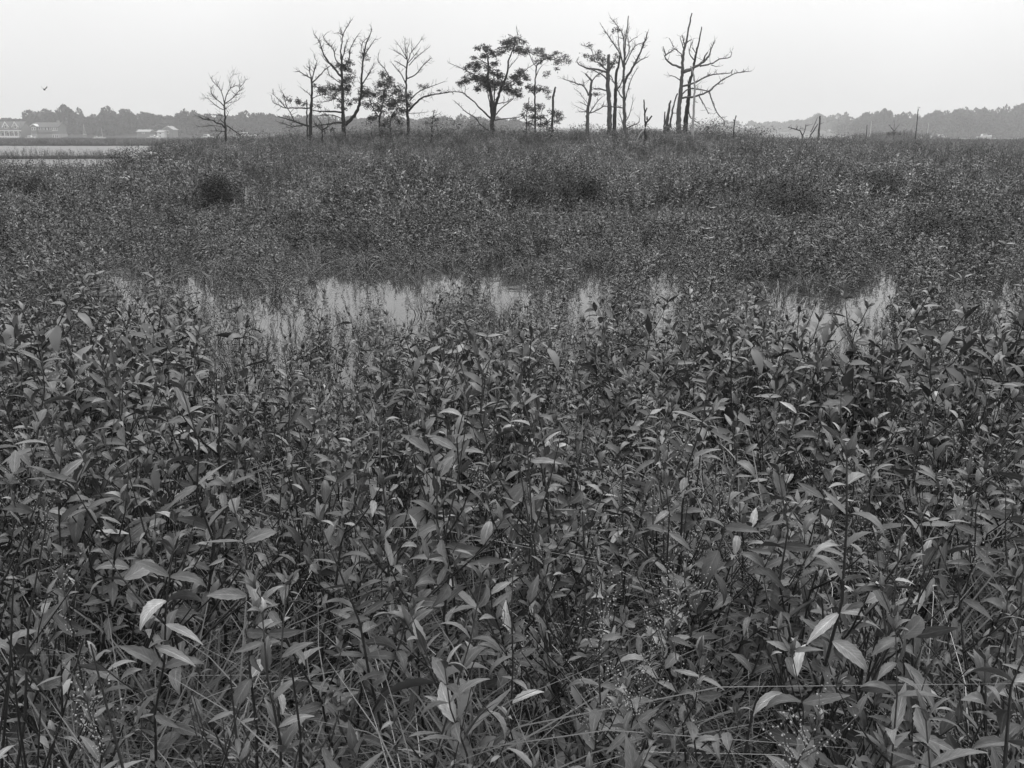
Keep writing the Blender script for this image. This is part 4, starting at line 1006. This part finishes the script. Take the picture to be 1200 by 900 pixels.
# ---------------------------------------------------------------- boats
def boat(label, px, row, Y, L, kind='motor'):
    p = at(px, row, Y); r = empty('motorboat' if kind == 'motor' else 'sailboat', (p.x, Y, 0), rnd.uniform(-.3, .3)); tag(r, label, 'boat', 'boats at anchor')
    m = MB(); secs = []
    prof = [(-.5, .16, .0), (-.3, .19, 0), (.1, .18, .02), (.35, .10, .05), (.5, .01, .09)]
    vs = []
    for x, w_, z in prof: vs += [(x * L, -w_ * L, (.13 + z) * L), (x * L, -w_ * .6 * L, -.03 * L), (x * L, w_ * .6 * L, -.03 * L), (x * L, w_ * L, (.13 + z) * L)]
    fs = [(4 * i + j, 4 * i + j + 1, 4 * i + j + 5, 4 * i + j + 4) for i in range(4) for j in range(3)] + [(4 * i + 3, 4 * i, 4 * i + 4, 4 * i + 7) for i in range(4)] + [(0, 3, 2, 1), (16, 17, 18, 19)]
    m.add(vs, fs); m.build('hull', M_white, r)
    if kind == 'motor':
        m = MB(); m.prism([(-.25 * L, .13 * L), (.15 * L, .15 * L), (.08 * L, .30 * L), (-.22 * L, .30 * L)], -.12 * L, .12 * L); c = m.build('cabin', M_white, r)
        g = MB(); g.box(-.2 * L, .07 * L, -.125 * L, .125 * L, .2 * L, .26 * L); g.build('window', M_glass, c)
    else:
        m = MB(); m.prism([(-.2 * L, .13 * L), (.15 * L, .15 * L), (.1 * L, .2 * L), (-.18 * L, .2 * L)], -.09 * L, .09 * L); m.build('cabin', M_white, r)
        m = MB(); m.tube([Vector((.05 * L, 0, .1 * L)), Vector((.05 * L, 0, 1.35 * L))], [.018 * L, .012 * L], 5); m.build('mast', M_white, r)
        m = MB(); m.tube([Vector((.05 * L, 0, .25 * L)), Vector((-.4 * L, 0, .25 * L))], [.025 * L, .02 * L], 5); m.build('boom', M_white, r)
for a in [('small white motorboat left of the low dead shrub', 911, 157, 430, 5.5), ('white motorboat seen through the low dead shrub', 928, 158, 450, 5), ('white motorboat just above the dead shrub', 946, 156, 470, 6), ('tiny white boat right of the pale trunk', 985, 158, 470, 4.5),
          ('small low white boat before the far shore, left of the post', 1003, 158, 460, 4), ('white boat right of the low rise', 1103, 158, 440, 6), ('white boat moored near the wooded rise', 1154, 159, 440, 7), ('low white boat off the left shore by the first trees', 180, 162, 395, 5.5),
          ('bright white boat under the white gabled cottage', 183, 161, 390, 4), ('low white boat seen behind the small bare tree', 288, 160, 380, 9), ('small boat left of the low bare tree base', 243, 160, 385, 6), ('little white boat by the marker tower', 113, 162, 396, 3.5), ('white boat beside the stone house', 36, 162, 396, 4.5)]:
    boat(*a)
boat('sailboat with a bare mast behind the short dark post', 1019, 158, 460, 6.2, 'sail')
boat('small sailboat with a short mast near the marker tower', 120, 162, 398, 3.2, 'sail')
boat('sailboat with a thin mast before the wooded rise', 1086, 158, 470, 5.5, 'sail')

# ---------------------------------------------------------------- the haze
hz = MB(); hz.box(-3000, 3000, -3000, 3000, -3, 34)
hm = bpy.data.materials.new('haze_air'); hm.use_nodes = True; hm.node_tree.nodes.clear()
o_ = hm.node_tree.nodes.new('ShaderNodeOutputMaterial'); v_ = hm.node_tree.nodes.new('ShaderNodeVolumePrincipled')
v_.inputs['Color'].default_value = (.95, .95, .95, 1); v_.inputs['Density'].default_value = 0.00085; v_.inputs['Anisotropy'].default_value = 0.2
hm.node_tree.links.new(v_.outputs[0], o_.inputs['Volume'])
hb = hz.build('haze', hm); tag(hb, 'thin pale haze over the bay and marsh', kind='stuff')
